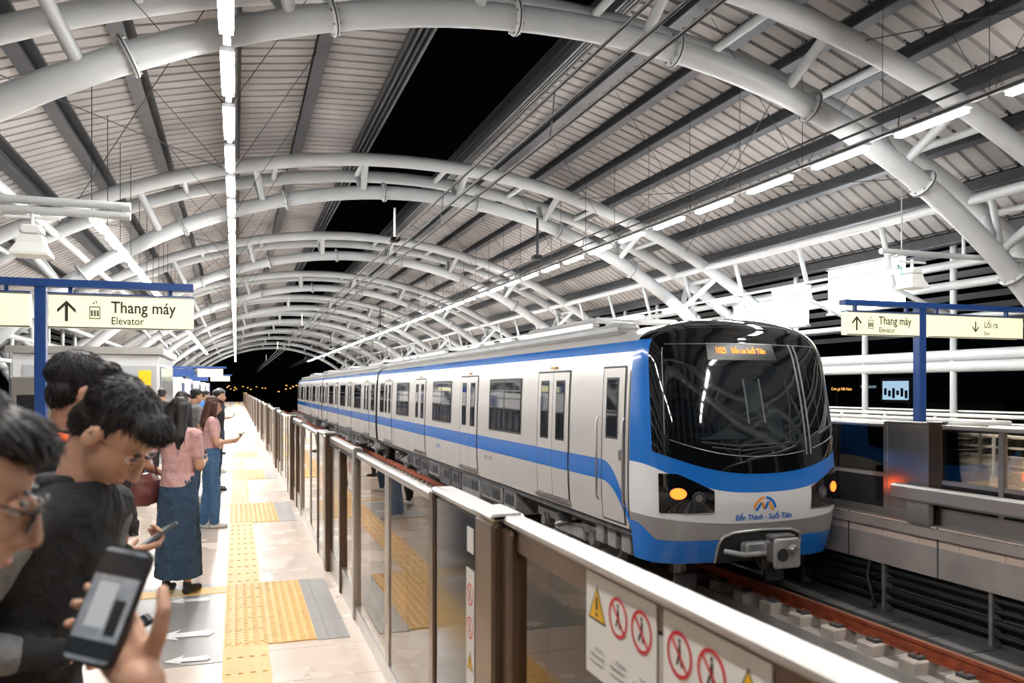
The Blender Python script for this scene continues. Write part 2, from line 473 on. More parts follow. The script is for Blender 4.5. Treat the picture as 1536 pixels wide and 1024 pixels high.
cabg=mat('cab_interior',(0.025,0.032,0.036),0.05,coat=.9); cabl=mat('cab_panel_light',(0.12,0.13,0.14),0.06,coat=.9); cabs=mat('cab_dim',(0.012,0.015,0.018),0.05,coat=.9)
npatch(a_of_s(-.82),a_of_s(.44),lambda s:.98,lambda s:2.0,.0094,cabs,24,8)
npatch(a_of_s(-.10),a_of_s(.05),lambda s:1.38,lambda s:1.80,.0098,cabg,6,6)
npatch(a_of_s(.05),a_of_s(.068),lambda s:1.25,lambda s:1.83,.0098,cabl,3,6)
npatch(a_of_s(-.118),a_of_s(-.10),lambda s:1.25,lambda s:1.83,.0098,cabl,3,6)
npatch(a_of_s(-.60),a_of_s(-.15),lambda s:1.05,lambda s:1.13+.05*math.sin(s*14),.0098,cabg,20,3)
npatch(a_of_s(.10),a_of_s(.24),lambda s:1.05,lambda s:1.42,.0098,cabg,6,6)
npatch(a_of_s(-.44),a_of_s(.30),lambda s:2.08,lambda s:2.31,.0115,mat('display_black',(0.006,0.006,0.006),0.3),12,4)
def ntext(body,size,s0,z0,m,off,al='LEFT',bold=0.0,sx=1.0):
    vs,fs=text_verts(body,size,al,bold)
    out=[]
    for v in vs:
        z=z0+v.y; x=s0+v.x*sx; out.append(F(a_of_s(max(-.99,min(.99,x/W(z)))),z,off))
    b.add(out,fs,m)
ntext('1025',.105,-.50,2.17,orange_led,.016,bold=.004,sx=.80); ntext('Bến xe Suối Tiên',.095,-.25,2.17,orange_led,.016,bold=.003,sx=.80)
for sg in(-1,1):
    a0,a1=sorted((a_of_s(sg*.50),a_of_s(sg*.925)))
    npatch(a0,a1,lambda s:.12+.02*(.9-abs(s)),lambda s:.42+.22*max(0,min(1,(abs(s)-.5)/.3))-.02,.012,black_gloss,16,8)
    def disc(s,z,r,m,off,seg=18,sq=1.0):
        c=F(a_of_s(s),z,off); n=(F(a_of_s(s),z,.1)-F(a_of_s(s),z,0)).normalized(); u=n.cross(Vector((0,0,1))).normalized(); w=u.cross(n)
        vs=[c]+[c+u*math.cos(t*2*math.pi/seg)*r*sq+w*math.sin(t*2*math.pi/seg)*r for t in range(seg)]
        b.add(vs,[(0,1+i,1+(i+1)%seg) for i in range(seg)],m)
        b.tube([c-n*.01+u*math.cos(t*2*math.pi/seg)*r*sq+w*math.sin(t*2*math.pi/seg)*r for t in range(seg+1)],.008,under,6)
    disc(sg*.80,.37,.072,tail_red,.02,18,1.45)
    disc(sg*.64,.31,.080,mat('headlamp_glass',(0.08,0.08,0.09),0.1,0.5),.02)
    disc(sg*.64,.31,.042,steel,.03)
    nline([(sg*.50,.12),(sg*.6,.115),(sg*.75,.115),(sg*.92,.115)],.008,steel)
logo_o=mat('logo_orange',(0.8,0.3,0.02),0.4)
def narc(cx,cz,r,t0,t1,w,m):
    n=14
    def fn(u,v):
        t=t0+(t1-t0)*u; rr=r+(v-.5)*w; x=cx+math.cos(t)*rr; z=cz+math.sin(t)*rr
        return F(a_of_s(x/1.48),z,.009)
    b.grid(fn,n,1,m,flip=t1>t0)
narc(-.0,.13,.16,math.radians(8),math.radians(85),.035,blue); narc(0,.13,.16,math.radians(95),math.radians(172),.035,logo_o)
def nband(p,q,w,m):
    def fn(u,v):
        x=p[0]+(q[0]-p[0])*u+(v-.5)*w; z=p[1]+(q[1]-p[1])*u
        return F(a_of_s(x/1.48),z,.009)
    b.grid(fn,6,1,m)
nband((-.13,.12),(-.05,.24),.045,blue); nband((-.05,.24),(.0,.14),.045,logo_o); nband((.0,.14),(.05,.24),.045,blue); nband((.05,.24),(.13,.12),.045,logo_o)
ntext('Bến Thành - Suối Tiên',.10,0,.01,blue,.010,'CENTER',.002,.95)
npatch(a_of_s(-.44),a_of_s(.44),lambda s:-.56,lambda s:-.14-.10*abs(s/.44)**3,.012,rubber,20,8)  # flat black patch painting in the dark of the coupler recess, no real opening
nline([(-.44,-.55),(-.44,-.3),(-.40,-.20),(-.3,-.15),(0,-.13),(.3,-.15),(.40,-.20),(.44,-.3),(.44,-.55)],.02,silver)
b.obj('nose_shell',train)
b=MB()
b.tube([(0,-.3,-.36),(0,-1.12,-.36)],.085,under_l,12); b.cbox(-.32,.32,-.95,-.80,-.44,-.28,under_l,.03)
b.cbox(-.16,.16,-1.32,-1.12,-.50,-.20,steel,.04); b.cbox(-.2,.2,-1.36,-1.31,-.54,-.16,under_l,.03)
b.tube([(.07,-1.32,-.3),(.07,-1.42,-.3)],[.075,.045],steel,14); b.tube([(-.08,-1.36,-.36),(-.08,-1.37,-.36)],.08,rubber,14)
b.cbox(-.18,.18,-1.28,-1.14,-.20,-.13,under,.02)
b.tube([(-.2,-1.2,-.36),(-.42,-1.05,-.40),(-.58,-.85,-.38)],.035,under_l,8); b.tube([(.2,-1.2,-.36),(.42,-1.0,-.42),(.5,-.85,-.36)],.03,rubber,8)
b.tube([(.1,-1.15,-.50),(.12,-1.05,-.62),(.1,-.8,-.5)],.022,rubber,8); b.tube([(-.1,-1.15,-.50),(-.14,-1.05,-.6),(-.1,-.8,-.5)],.022,rubber,8)
for sx in(-1,1):
    b.cbox(sx*.72-.05,sx*.72+.05,-.1,.1,-1.0,-.5,under_l,.02); b.cbox(sx*.72-.16,sx*.72+.16,-.16,-.1,-1.02,-.8,under,.02)
b.tube([(.62,-.2,-.5),(.74,-.3,-.78)],.02,under_l,6)
b.obj('coupler',train)

cars=[(0,20.3),(20.65,40.6),(40.95,61.2)]
doorsC=[[2.77,7.87,12.97,18.07],[22.95,28.05,33.15,38.25],[43.6,48.7,53.8,58.9]]
zz=[-.2]+[-.1+.1*i for i in range(0,22)]+[2.2,2.27,2.34,2.4,2.45,2.5,2.54,2.58,2.61,2.64,2.658,2.67]
ring=[(-W(z),z) for z in zz]+[(W(z),z) for z in reversed(zz[:-1])]
b=MB()
for (y0,y1) in cars:
    n=len(ring)
    vs=[(x,y0,z) for x,z in ring]+[(x,y1,z) for x,z in ring]
    fs=[(i,i+1,n+i+1,n+i) for i in range(n-1)]
    b.add(vs,[f[::-1] for f in fs],side_m,True)
    b.add(vs[:n],[tuple(range(n))],rubber); b.add(vs[n:],[tuple(range(n-1,-1,-1))],rubber)
    b.box(-1.4,1.4,y0,y1,-.3,-.2,under)
for y0,y1 in((20.3,20.65),(40.6,40.95)):
    b.box(-1.25,1.25,y0-.02,y1+.02,-.2,2.4,rubber)
b.obj('car_bodies',train)
b=MB()
def sp(sd,y0,y1,z0,z1,off,m,n=6):
    def fn(u,v):
        z=z0+(z1-z0)*v; return (sd*(W(z)+off),y0+(y1-y0)*u,z)
    b.grid(fn,1,n,m,flip=(sd>0))
blk=mat('side_window_glass',(0.012,0.014,0.018),0.05,coat=0.5)
winl=mat('window_interior_grey',(0.05,0.055,0.06),0.08,coat=0.5)
door_m=mat('door_leaf',(0.62,0.59,0.56),0.28,0.3)
for ci,(y0,y1) in enumerate(cars):
    for sd in(-1,1):
        sp(sd,y0,y1,2.21,2.36,.006,blue,4)
        ys=y0+.85 if ci==0 else y0
        sp(sd,ys,y1,.40,.69,.006,blue,3)
        if ci==0:
            def fn(u,v):
                y=-.02+.87*u; q=(1-u)**2.2
                hi=.69-.80*q; lo=.40-.62*q-.0; z=lo+(hi-lo)*v
                return (sd*(W(z)+.006),y,z)
            b.grid(fn,16,4,blue,flip=(sd>0))
        for yy in(y0+.02,y1-.05): sp(sd,yy,yy+.025,-.2,2.3,.008,rubber)
        ds=doorsC[ci]
        for d in ds:
            w=.68
            sp(sd,d-w-.035,d+w+.035,-.10,2.0,.009,rubber,8)
            for l,r in((d-w,d-.008),(d+.008,d+w)):
                sp(sd,l,r,-.07,1.965,.013,door_m,8)
                sp(sd,l,r,.40,.69,.016,blue,3)
                sp(sd,l+.16,r-.14,.86,1.84,.017,rubber,6); sp(sd,l+.185,r-.165,.885,1.815,.020,blk,6)
            b.box(sd*1.50-.02,sd*1.50+.02,d-w-.05,d+w+.05,-.14,-.09,steel)
            b.box(sd*1.455-.03,sd*1.455+.03,d-.12,d+.12,2.03,2.07,mat('door_lamp',(0.7,0.35,0.1),0.5))
        wins=[(ds[i]+ds[i+1])/2 for i in range(3)]
        for wv in wins:
            sp(sd,wv-.99,wv+.99,.85,1.90,.010,rubber,8); sp(sd,wv-.95,wv+.95,.89,1.86,.015,blk,8)
            for q in range(5):
                yy=wv-.85+q*.36+random.uniform(-.05,.05); hh=random.uniform(1.15,1.4)
                sp(sd,yy,yy+.2,.9,hh,.0155,winl,4)
            sp(sd,wv-.015,wv+.015,.89,1.86,.019,rubber,6)
            sp(sd,wv-.95,wv+.95,1.50,1.52,.019,rubber,1)
        for wv in([y1-1.0] if ci==0 else [y0+.75,y1-.75]):
            sp(sd,wv-.4,wv+.4,.85,1.90,.010,rubber,8); sp(sd,wv-.36,wv+.36,.89,1.86,.015,blk,8)
        if ci==0:
            sp(sd,.14,.86,-.16,2.02,.009,rubber,8); sp(sd,.17,.83,-.14,1.99,.013,door_m,8); 
            sp(sd,.34,.72,1.0,1.86,.017,rubber); sp(sd,.37,.69,1.03,1.83,.020,blk)
            def fn2(u,v):
                y=.17+.66*u; q=(1-(y+.02)/.87)**2.2
                hi=.69-.80*q; lo=.40-.62*q; z=lo+(hi-lo)*v
                return (sd*(W(z)+.015),y,z)
            b.grid(fn2,12,4,blue,flip=(sd>0))
            for yy in(.10,.92):
                b.tube([(sd*1.52,yy,.1),(sd*1.55,yy,.15),(sd*1.55,yy,1.25),(sd*1.52,yy,1.3)],.014,steel,6)
            b.cbox(sd*1.50-.03,sd*1.50+.03,.22,.28,.72,.86,steel,.01)
b.obj('doors_and_windows',train)
b=MB()
def stext(body,size,y,z,m):
    vs,fs=text_verts(body,size)
    b.add([(-(W(z+v.y)+.012),y-v.x,z+v.y) for v in vs],fs,m)
stext('MC1 - M02',.12,6.6,.22,ink); stext('MC2-M',.1,32,.22,ink); stext('HURC',.17,10.9,.16,blue)
b.obj('side_lettering',train)
b=MB()
for (y0,y1) in cars:
    for sx in(-1,1):
        b.cbox(sx*1.02-.18,sx*1.02+.18,y0+.9,y1-.3,2.50,2.66,roof_grey,.05)
    for yc in(y0+4.2,y0+14.2):
        b.cbox(-.85,.85,yc-1.7,yc+1.7,2.62,2.90,white_body,.10)
        b.cbox(-.6,.6,yc-1.3,yc-.1,2.90,2.93,roof_grey,.03); b.cbox(-.6,.6,yc+.1,yc+1.3,2.90,2.93,roof_grey,.03)
    b.cbox(-.5,.5,y0+8,y0+10.6,2.62,2.82,roof_grey,.05)
b.tube([(-.6,1.5,2.72),(-.6,2.2,2.80),(-.6,2.6,2.72)],.06,white_body,8)
for py in(28.0,37.5):
    for sx in(-.45,.45):
        b.tube([(sx,py,2.8),(sx*.7,py+1.1,3.35),(sx*.9,py+.1,3.95)],.03,under_l,6)
    b.tube([(-.8,py+.1,3.93),(-.5,py+.1,3.99),(.5,py+.1,3.99),(.8,py+.1,3.93)],.03,under_l,6)
    b.cbox(-.6,.6,py-.4,py+1.2,2.70,2.82,under,.03)
b.obj('roof_equipment',train)
b=MB()
def wheel(x,y):
    b.tube([(x-.065,y,-.68),(x+.065,y,-.68)],.42,under_l,24); b.tube([(x-.075,y,-.68),(x+.075,y,-.68)],.33,under,24)
    b.tube([(x-.10,y,-.68),(x+.10,y,-.68)],.09,steel,12)
for (y0,y1) in cars:
    for yb in(y0+3.0,y1-3.0):
        for dy in(-1.05,1.05):
            for sx in(-.74,.74): wheel(sx,yb+dy)
            b.tube([(-.74,yb+dy,-.68),(.74,yb+dy,-.68)],.08,under,10)
        for sx in(-1,1):
            x=sx*1.0
            b.cbox(x-.09,x+.09,yb-1.5,yb-.5,-.66,-.48,under_l,.03); b.cbox(x-.09,x+.09,yb+.5,yb+1.5,-.66,-.48,under_l,.03)
            b.cbox(x-.10,x+.10,yb-.62,yb+.62,-.80,-.55,under_l,.03)
            for dy in(-1.05,1.05):
                b.cbox(x-.12,x+.12,yb+dy-.17,yb+dy+.17,-.82,-.55,under,.04); b.tube([(x+sx*.1,yb+dy,-.68),(x+sx*.16,yb+dy,-.68)],.10,steel,12)
                for q in range(4): b.tube([(x,yb+dy+.26*(1 if dy<0 else -1),-.62+q*.06),(x,yb+dy+.26*(1 if dy<0 else -1),-.59+q*.06)],.07,rubber,10)
            b.tube([(x,yb,-.55),(x,yb,-.25)],.26,rubber,16)
            b.tube([(x+sx*.1,yb-.5,-.4),(x+sx*.12,yb+.5,-.7)],.035,steel,8)
        b.cbox(-.9,.9,yb-.3,yb+.3,-.6,-.3,under,.03)
    y=y0+5.0; i=0
    while y<y1-5.6:
        ln=random.uniform(.7,1.5)
        for sx in(-1,1):
            m=random.choice((under,under_l,under))
            b.cbox(min(sx*.6,sx*1.36),max(sx*.6,sx*1.36),y,y+ln,-.88+random.uniform(0,.25),-.28,m,.03)
            b.box(sx*1.365-.01,sx*1.365+.01,y+.1,y+ln-.1,-.6,-.35,under)
            for q in range(4): b.box(sx*1.37-.012,sx*1.37+.012,y+.15+q*.12,y+.2+q*.12,-.58,-.4,rubber)
        y+=ln+.12
    for sx in(-1,1):
        b.tube([(sx*1.25,y0+.2,-.34),(sx*1.25,y1-.2,-.34)],.035,steel,8)
        b.tube([(sx*1.15,y0+.6,-.42),(sx*1.15,y1-.2,-.42)],.03,rubber,8)
        for yy in(y0+.35,y0+.8,y0+1.2): b.cbox(min(sx*.9,sx*1.3),max(sx*.9,sx*1.3),yy,yy+.28,-.62,-.28,under_l,.02)
b.obj('bogies_and_underframe',train)

# ------------------------------------------------------------------ platform screen gates
def prohibition(b,PX,y,z,r,kind):
    seg=24
    def P(u,v,o): return (PX-o,y-u,z+v)
    vs=[];fs=[]
    for i in range(seg):
        t=2*math.pi*i/seg
        vs+= [P(math.cos(t)*r,math.sin(t)*r,.003),P(math.cos(t)*r*.82,math.sin(t)*r*.82,.003)]
    for i in range(seg):
        j=(i+1)%seg; fs.append((2*i,2*j,2*j+1,2*i+1))
    b.add(vs,fs,red)
    fig=[(-.08,.45),(.08,.45),(.12,.0),(.25,-.5),(.1,-.5),(0,-.15),(-.15,-.5),(-.28,-.45),(-.12,.0)]
    if kind: fig=[(p[0]*1.1+.1*p[1],p[1]) for p in fig]
    b.add([P(p[0]*r,p[1]*r,.0025) for p in fig],[tuple(range(len(fig)))],ink)
    b.add([P(math.cos(i*.785)*.11*r,.58*r+math.sin(i*.785)*.11*r,.0025) for i in range(8)],[tuple(range(8))],ink)
    c,s=math.cos(.785),math.sin(.785); w=.08*r
    b.add([P(-c*r*.85-w*s,s*r*.85-w*c,.0035),P(c*r*.85-w*s,-s*r*.85-w*c,.0035),P(c*r*.85+w*s,-s*r*.85+w*c,.0035),P(-c*r*.85+w*s,s*r*.85+w*c,.0035)],[(0,1,2,3)],red)
def triangle(b,PX,y,z,r):
    def tri(k,o,m):
        b.add([(PX-o,y-(-.95*k*r),z-.75*k*r-.1*r*(1-k)),(PX-o,y-.95*k*r,z-.75*k*r-.1*r*(1-k)),(PX-o,y,z+.95*k*r-.1*r*(1-k))],[(0,1,2)],m)
    tri(1,.0025,ink); tri(.86,.003,yellow)
    b.box(PX-.0045,PX-.0035,y-.07*r,y+.07*r,z-.2*r,z+.4*r,ink); b.box(PX-.0045,PX-.0035,y-.07*r,y+.07*r,z-.5*r,z-.34*r,ink)
def warn_sheet(b,PX,y0,y1,z0,z1,order):
    b.box(PX-.002,PX,y0,y1,z0,z1,white_plain)
    h=z1-z0; w=y1-y0; r=w*.135
    zc=z1-.30*h
    for i,kd in enumerate(order):
        y=y1-w*(.18+.32*i)
        if kd=='t': triangle(b,PX,y,zc,r*1.1)
        else: prohibition(b,PX,y,zc,r,kd)
        for q in range(3): b.box(PX-.0035,PX-.0025,y-r*.8,y+r*.8*(1 if q<2 else .2),z0+h*(.14+.07*q),z0+h*(.14+.07*q)+.004,fixture)
def gates(xp,sg,name,k0,k1):
    pyl=bronze if sg>0 else steel
    for k in range(k0,k1):
        o=2.45+5.1*k; b=MB()
        X=lambda a:xp+sg*a
        def bx(a0,a1,y0,y1,z0,z1,m,c=0):
            x0,x1=sorted((X(a0),X(a1)))
            if c: b.cbox(x0,x1,y0,y1,z0,z1,m,c)
            else: b.box(x0,x1,y0,y1,z0,z1,m)
        bx(-.07,.03,o,o+.20,0.0,1.27,bronze,.015); bx(-.078,.04,o-.01,o+.22,1.27,1.295,steel_light,.01)
        bx(-.05,.03,o+.20,o+.86,0.0,.16,steel); bx(-.05,.03,o+.20,o+.86,.16,1.25,dark_panel if sg>0 else pyl,.01)
        bx(-.058,.04,o+.20,o+.90,1.25,1.28,steel_light,.01)
        bx(-.06,.03,o+.86,o+.94,0,1.27,pyl,.012)
        PX=X(-.051)
        if sg>0:
            b.box(PX-.003,PX-.001,o+.26,o+.36,.50,1.05,white_plain); 
            triangle(b,PX-.001,o+.31,.72,.04); prohibition(b,PX-.001,o+.31,.84,.04,0); prohibition(b,PX-.001,o+.31,.96,.04,1)
            b.box(PX-.003,PX-.001,o+.27,o+.35,1.11,1.20,white_plain)
        bx(-.01,.01,o+.94,o+3.45,.10,1.20,glass)
        bx(-.025,.025,o+.94,o+3.45,0.0,.11,steel); bx(-.022,.022,o+.94,o+3.45,1.19,1.235,steel_light,.01)
        if sg<0:
            bx(-.016,.016,o+.94,o+3.45,.11,.52,dark_panel); bx(-.022,.022,o+.94,o+3.45,.52,.57,steel)
        for yy in(o+2.16,o+2.23): bx(-.02,.02,yy-.022,yy+.022,.1,1.2,steel,.008)
        bx(-.04,.03,o+3.45,o+3.53,0,1.27,steel,.012)
        bx(-.025,.025,o+3.53,o+5.1,0.0,.22,steel); bx(-.008,.008,o+3.53,o+4.3,.22,1.18,glass)
        if sg>0: bx(-.03,.03,o+4.3,o+5.1,.22,1.18,dark_panel)
        else: bx(-.008,.008,o+4.3,o+5.1,.22,1.18,glass); bx(-.016,.016,o+3.53,o+5.1,.22,.52,dark_panel); bx(-.022,.022,o+3.53,o+5.1,.52,.57,steel)
        bx(-.032,.03,o+3.53,o+5.1,1.20,1.26,steel_light,.012)
        bx(-.036,-.03,o+3.53,o+5.1,1.18,1.205,rubber)
        bx(-.04,.03,o+4.26,o+4.33,0,1.2,pyl,.01)
        if sg>0 and k<6: warn_sheet(b,X(-.012),o+3.62,o+3.92,.92,1.16,[0,1,'t'])
        b.obj(name)
gates(.85,1,'platform_screen_gate',0,20)
gates(8.25,-1,'platform_screen_gate',0,20)
b=MB()
b.box(.84,.86,-4,2.45,.2,1.19,glass); b.box(.82,.88,-4,2.45,0,.2,steel)
b.cbox(.815,.885,-4,2.45,1.255,1.29,steel_light,.012); b.box(.83,.87,-4,2.45,1.19,1.255,bronze)
b.cbox(.81,.88,2.36,2.45,0,1.255,bronze,.012)
b.cbox(.81,.88,.0,.06,0,1.255,bronze,.01); b.box(.835,.865,.06,1.06,.2,1.25,dark_panel)
warn_sheet(b,.829,1.47,1.82,1.00,1.25,['t',0,1]); warn_sheet(b,.829,1.09,1.44,1.00,1.25,[0,1,'t'])
b.box(.83,.87,1.445,1.465,.2,1.2,steel)
b.obj('platform_screen_gate')
b=MB()
b.box(8.24,8.26,-4,2.45,.2,1.19,glass); b.cbox(8.2,8.3,-4,2.45,1.2,1.28,steel_light,.015); b.box(8.22,8.28,-4,2.45,0,.2,steel)
b.obj('platform_screen_gate')
b=MB()
b.cbox(8.04,8.18,2.0,8.2,.28,.48,steel_light,.03)
b.cbox(8.06,8.16,7.6,7.95,0,.28,steel,.02); b.cbox(8.06,8.16,5.0,5.4,0,.28,steel,.02)
b.obj('edge_guard_beam')

# ------------------------------------------------------------------ signs
def sign_arrow(b,cx,cz,s,y,m,up=True):
    P=[(-.07,-.5),(.07,-.5),(.07,.25),(.4,-.10),(.4,.08),(0,.5),(-.4,.08),(-.4,-.10),(-.07,.25)]
    q=[(cx+p[0]*s,y,cz+(p[1] if up else -p[1])*s) for p in P]
    b.add(q,[(0,1,2,8),(2,3,4,5),(8,2,5),(8,5,6,7)],m)
def sign_text(b,body,size,x,z,y,m,bold=.0,sx=1.0):
    vs,fs=text_verts(body,size,'LEFT',bold); b.add([(x+v.x*sx,y,z+v.y) for v in vs],fs,m)
sign_ink=mat('sign_ink_olive',(0.02,0.02,0.012),0.5); icon_grey=mat('icon_grey',(0.12,0.12,0.10),0.5)
def board(b,x0,x1,z0,z1,y,mode,tiny=False):
    b.cbox(x0,x1,y,y+.14,z0,z1,sign_lit,.01,'x'); b.box(x0-.01,x1+.01,y+.01,y+.13,z1,z1+.02,blue_sign)
    b.box(x0-.008,x1+.008,y-.003,y+.003,z1-.012,z1+.006,steel); b.box(x0-.008,x1+.008,y-.003,y+.003,z0-.006,z0+.012,steel)
    w=x1-x0; h=z1-z0; f=y-.006; zc=(z0+z1)/2
    if mode=='lift':
        sign_arrow(b,x0+.12*w,zc,h*.62,f,sign_ink)
        ix=x0+.31*w
        for a in((-.05,.05,-.07,-.06),(-.05,.05,.04,.05),(-.05,-.042,-.07,.05),(.042,.05,-.07,.05)):
            b.box(ix+a[0]*h*3,ix+a[1]*h*3,f,f+.002,zc+a[2]*h*3.2,zc+a[3]*h*3.2,icon_grey)
        for q in(-.08,0,.08): b.box(ix+q*h-.010,ix+q*h+.010,f,f+.002,zc-.14*h,zc+.04*h,icon_grey)
        b.add([(ix-.06*h,f,zc+.22*h),(ix,f,zc+.22*h),(ix-.03*h,f,zc+.32*h)],[(0,1,2)],icon_grey); b.add([(ix+.01*h,f,zc+.32*h),(ix+.07*h,f,zc+.32*h),(ix+.04*h,f,zc+.22*h)],[(0,1,2)],icon_grey)
        sign_text(b,'Thang máy',h*.50,x0+.42*w,zc-.02*h,f,sign_ink,.0025,.83); sign_text(b,'Elevator',h*.32,x0+.42*w,zc-.37*h,f,sign_ink,.001,.85)
    elif mode=='exit':
        sign_arrow(b,x0+.48*w,zc,h*.5,f,sign_ink,False)
        sign_text(b,'Lối ra',h*.42,x0+.57*w,zc-.02*h,f,sign_ink,.0015,.85); sign_text(b,'Exit',h*.26,x0+.57*w,zc-.36*h,f,sign_ink,.001,.85)
b=MB()
b.cbox(-2.04,-1.93,9.7,9.81,0,2.87,blue_sign,.01,'z'); b.box(-4.2,-.46,9.68,9.82,2.80,2.88,blue_sign)
board(b,-1.90,-.46,2.36,2.72,9.68,'lift'); board(b,-4.0,-2.08,2.36,2.72,9.68,'none')
for x in(-1.7,-.7,-3.6,-2.3): b.box(x-.02,x+.02,9.72,9.78,2.72,2.82,blue_sign)
b.obj('elevator_direction_sign')
b=MB()
b.cbox(10.12,10.26,9.7,9.84,0,3.0,blue_sign,.01,'z'); b.box(8.66,13.0,9.68,9.82,2.97,3.05,blue_sign)
board(b,8.70,10.10,2.52,2.87,9.68,'lift'); board(b,10.28,12.3,2.52,2.87,9.68,'exit')
for x in(8.9,9.9,10.5,12.0): b.box(x-.02,x+.02,9.72,9.78,2.87,2.98,blue_sign)
b.obj('elevator_direction_sign')
b=MB()
for x,y,w in((-2.0,27,1.7),(-2.2,42,2.0)):
    b.box(x,x+w,y,y+.12,2.35,2.41,blue_sign); b.box(x+.1,x+w*.45,y,y+.1,2.08,2.33,blue_sign); b.box(x+w*.5,x+w-.1,y,y+.1,2.08,2.33,sign_lit)
    b.box(x+.02,x+.1,y,y+.1,0,2.4,blue_sign)
b.obj('hanging_direction_sign')
def bell(x,y,z,name):
    b=MB()
    b.cbox(x-.12,x+.12,y-.12,y+.12,z,z+.12,white_plain,.03); 
    r=[(.12,0),(.14,-.10),(.20,-.22),(.20,-.25)]
    vs=[];fs=[]
    for rr,dz in r:
        for sx,sy in((-1,-1),(1,-1),(1,1),(-1,1)): vs.append((x+sx*rr,y+sy*rr,z+dz))
    for j in range(3):
        for i in range(4): fs.append((j*4+i,j*4+(i+1)%4,j*4+4+(i+1)%4,j*4+4+i))
    fs.append((12,13,14,15)); b.add(vs,fs,white_plain)
    b.tube([(x,y,z+.12),(x,y,z+.27)],.025,white_plain,8); b.tube([(x-.3,y,z+.22),(x+.3,y,z+.22)],.02,white_plain,8)
    b.obj(name)
bell(-2.33,11,3.55,'platform_loudspeaker'); bell(11.3,11,3.72,'platform_loudspeaker')
b=MB()
for z in(3.98,3.86): b.tube([(-6.6,11,z),(-1.25,11,z)],.05,white_paint,10)
for x in(-5,-3.6): b.tube([(x,11,3.9),(x,11,zcirc(x,4.5,7.0,13.7)+.1)],.04,white_paint,8)
for z in(4.1,): b.tube([(10.6,11,z),(15.3,11,z)],.05,white_paint,10)
for x in(12.5,): b.tube([(x,11,4.1),(x,11,zcirc(x,4.5,7.0,13.7)+.1)],.03,white_paint,8)
b.obj('service_beam')
b=MB(); b.box(12.1,12.5,12,12.06,3.75,4.0,mat('exit_green',(0.1,0.45,0.4),0.4,emit=.25)); sign_text(b,'EXIT',.14,12.13,3.82,11.99,white_plain,.002); b.tube([(12.1,12.03,4.0),(12.1,12.03,5.6)],.012,fixture,6)
b.obj('exit_sign')
b=MB()
for y0,y1,z0,z1 in((14.9,17.4,3.72,4.85),(18.3,21.7,3.5,4.3)):
    b.box(15.0,15.1,y0,y1,z0,z1,box_lit)
    b.box(14.98,15.12,y0-.06,y1+.06,z1,z1+.06,white_paint); b.box(14.98,15.12,y0-.06,y1+.06,z0-.06,z0,white_paint)
b.obj('advertising_lightbox')
b=MB()
for x in(10.9,12.9):
    y=11.0
    b.tube([(x,10.4,1.1),(x,20,1.1)],.04,white_plain,8); b.tube([(x,10.4,.9),(x,20,.9)],.025,white_plain,8)
    while y<20.1:
        b.tube([(x,y,0),(x,y,1.1)],.03,steel,8); y+=1.2
    b.box(x-.008,x+.008,10.4,20,.12,.85,rail_glass)
b.tube([(10.9,10.4,1.1),(12.9,10.4,1.1)],.04,white_plain,8); b.tube([(10.9,20,1.1),(12.9,20,1.1)],.04,white_plain,8)
b.obj('stair_balustrade')
b=MB()
for x in(11.1,11.5,12.2,12.6):
    b.tube([(x,10.6,1.0),(x,11.6,1.0),(x,17,.0)],.05,rubber,8)
    b.add([(x,10.6,.25),(x,11.6,.25),(x,17,.02),(x,17,.0),(x,11.6,.95),(x,10.6,.95)],[(0,1,4,5),(1,2,3,4)],rail_glass)
b.box(11.05,12.65,10.6,11.6,0.0,.25,steel)
for i in range(12): b.box(11.15,12.5,11.6+i*.4,12.0+i*.4,.22-i*.018,.25-i*.018,steel)
b.obj('escalator')
# platform railing in front of the outer edge (right)
b=MB()
b.tube([(14.2,2,1.15),(14.2,30,1.15)],.04,white_plain,8); b.tube([(14.2,2,.95),(14.2,30,.95)],.03,white_plain,8)
y=2.0
while y<30.1:
    b.tube([(14.2,y,0),(14.2,y,1.15)],.035,white_plain,8); y+=1.4
for z in(.2,.38,.56,.74): b.tube([(14.2,2,z),(14.2,30,z)],.015,steel,6)
b.obj('platform_railing')
b=MB()
b.box(15.35,15.42,Y0,Y1,0,.25,concrete)
for z in(.45,.7,.95,1.2): b.tube([(15.38,Y0,z),(15.38,Y1,z)],.025,white_plain,6)
b.obj('balustrade_right')
b=MB(); b.box(-6.35,-6.2,Y0,Y1,0,1.25,white_wall); b.tube([(-6.27,Y0,1.4),(-6.27,Y1,1.4)],.04,steel,8)
b.obj('wall_left')
b=MB()
b.cbox(-4.4,-1.6,19,23,0,2.45,white_wall,.03); b.box(-4.5,-1.5,18.9,23.1,2.45,2.6,steel_light)
pgb=mat('panel_grey_blue',(0.36,0.39,0.41),.15)
for x in(-4.2,-3.3,-2.4): b.box(x,x+.75,18.97,18.99,.15,2.2,pgb)
b.box(-1.59,-1.57,19.3,22.7,.15,2.2,pgb)
b.box(-2.0,-1.75,18.93,18.96,1.7,2.1,yellow)
b.obj('lift_enclosure')
b=MB()
b.box(-4.4,-4.36,12,18,.0,1.1,rail_glass); b.tube([(-4.38,12,1.15),(-4.38,18,1.15)],.03,steel,8)
for y in(30,36,44,52,60):
    b.cbox(-3.2,-1.8,y,y+1.4,0,2.1,white_wall,.03)
    b.box(-1.79,-1.77,y+.2,y+1.2,1.2,1.9,blue_sign)
b.obj('stair_enclosure')
b=MB(); b.cbox(-3.5,-2.9,15.0,15.5,0,1.9,steel,.03); b.box(-3.4,-3.0,14.98,15.0,.8,1.6,dark_panel); b.obj('information_kiosk')
b=MB(); dk=mat('night_building',(0.01,0.011,0.014),.8)
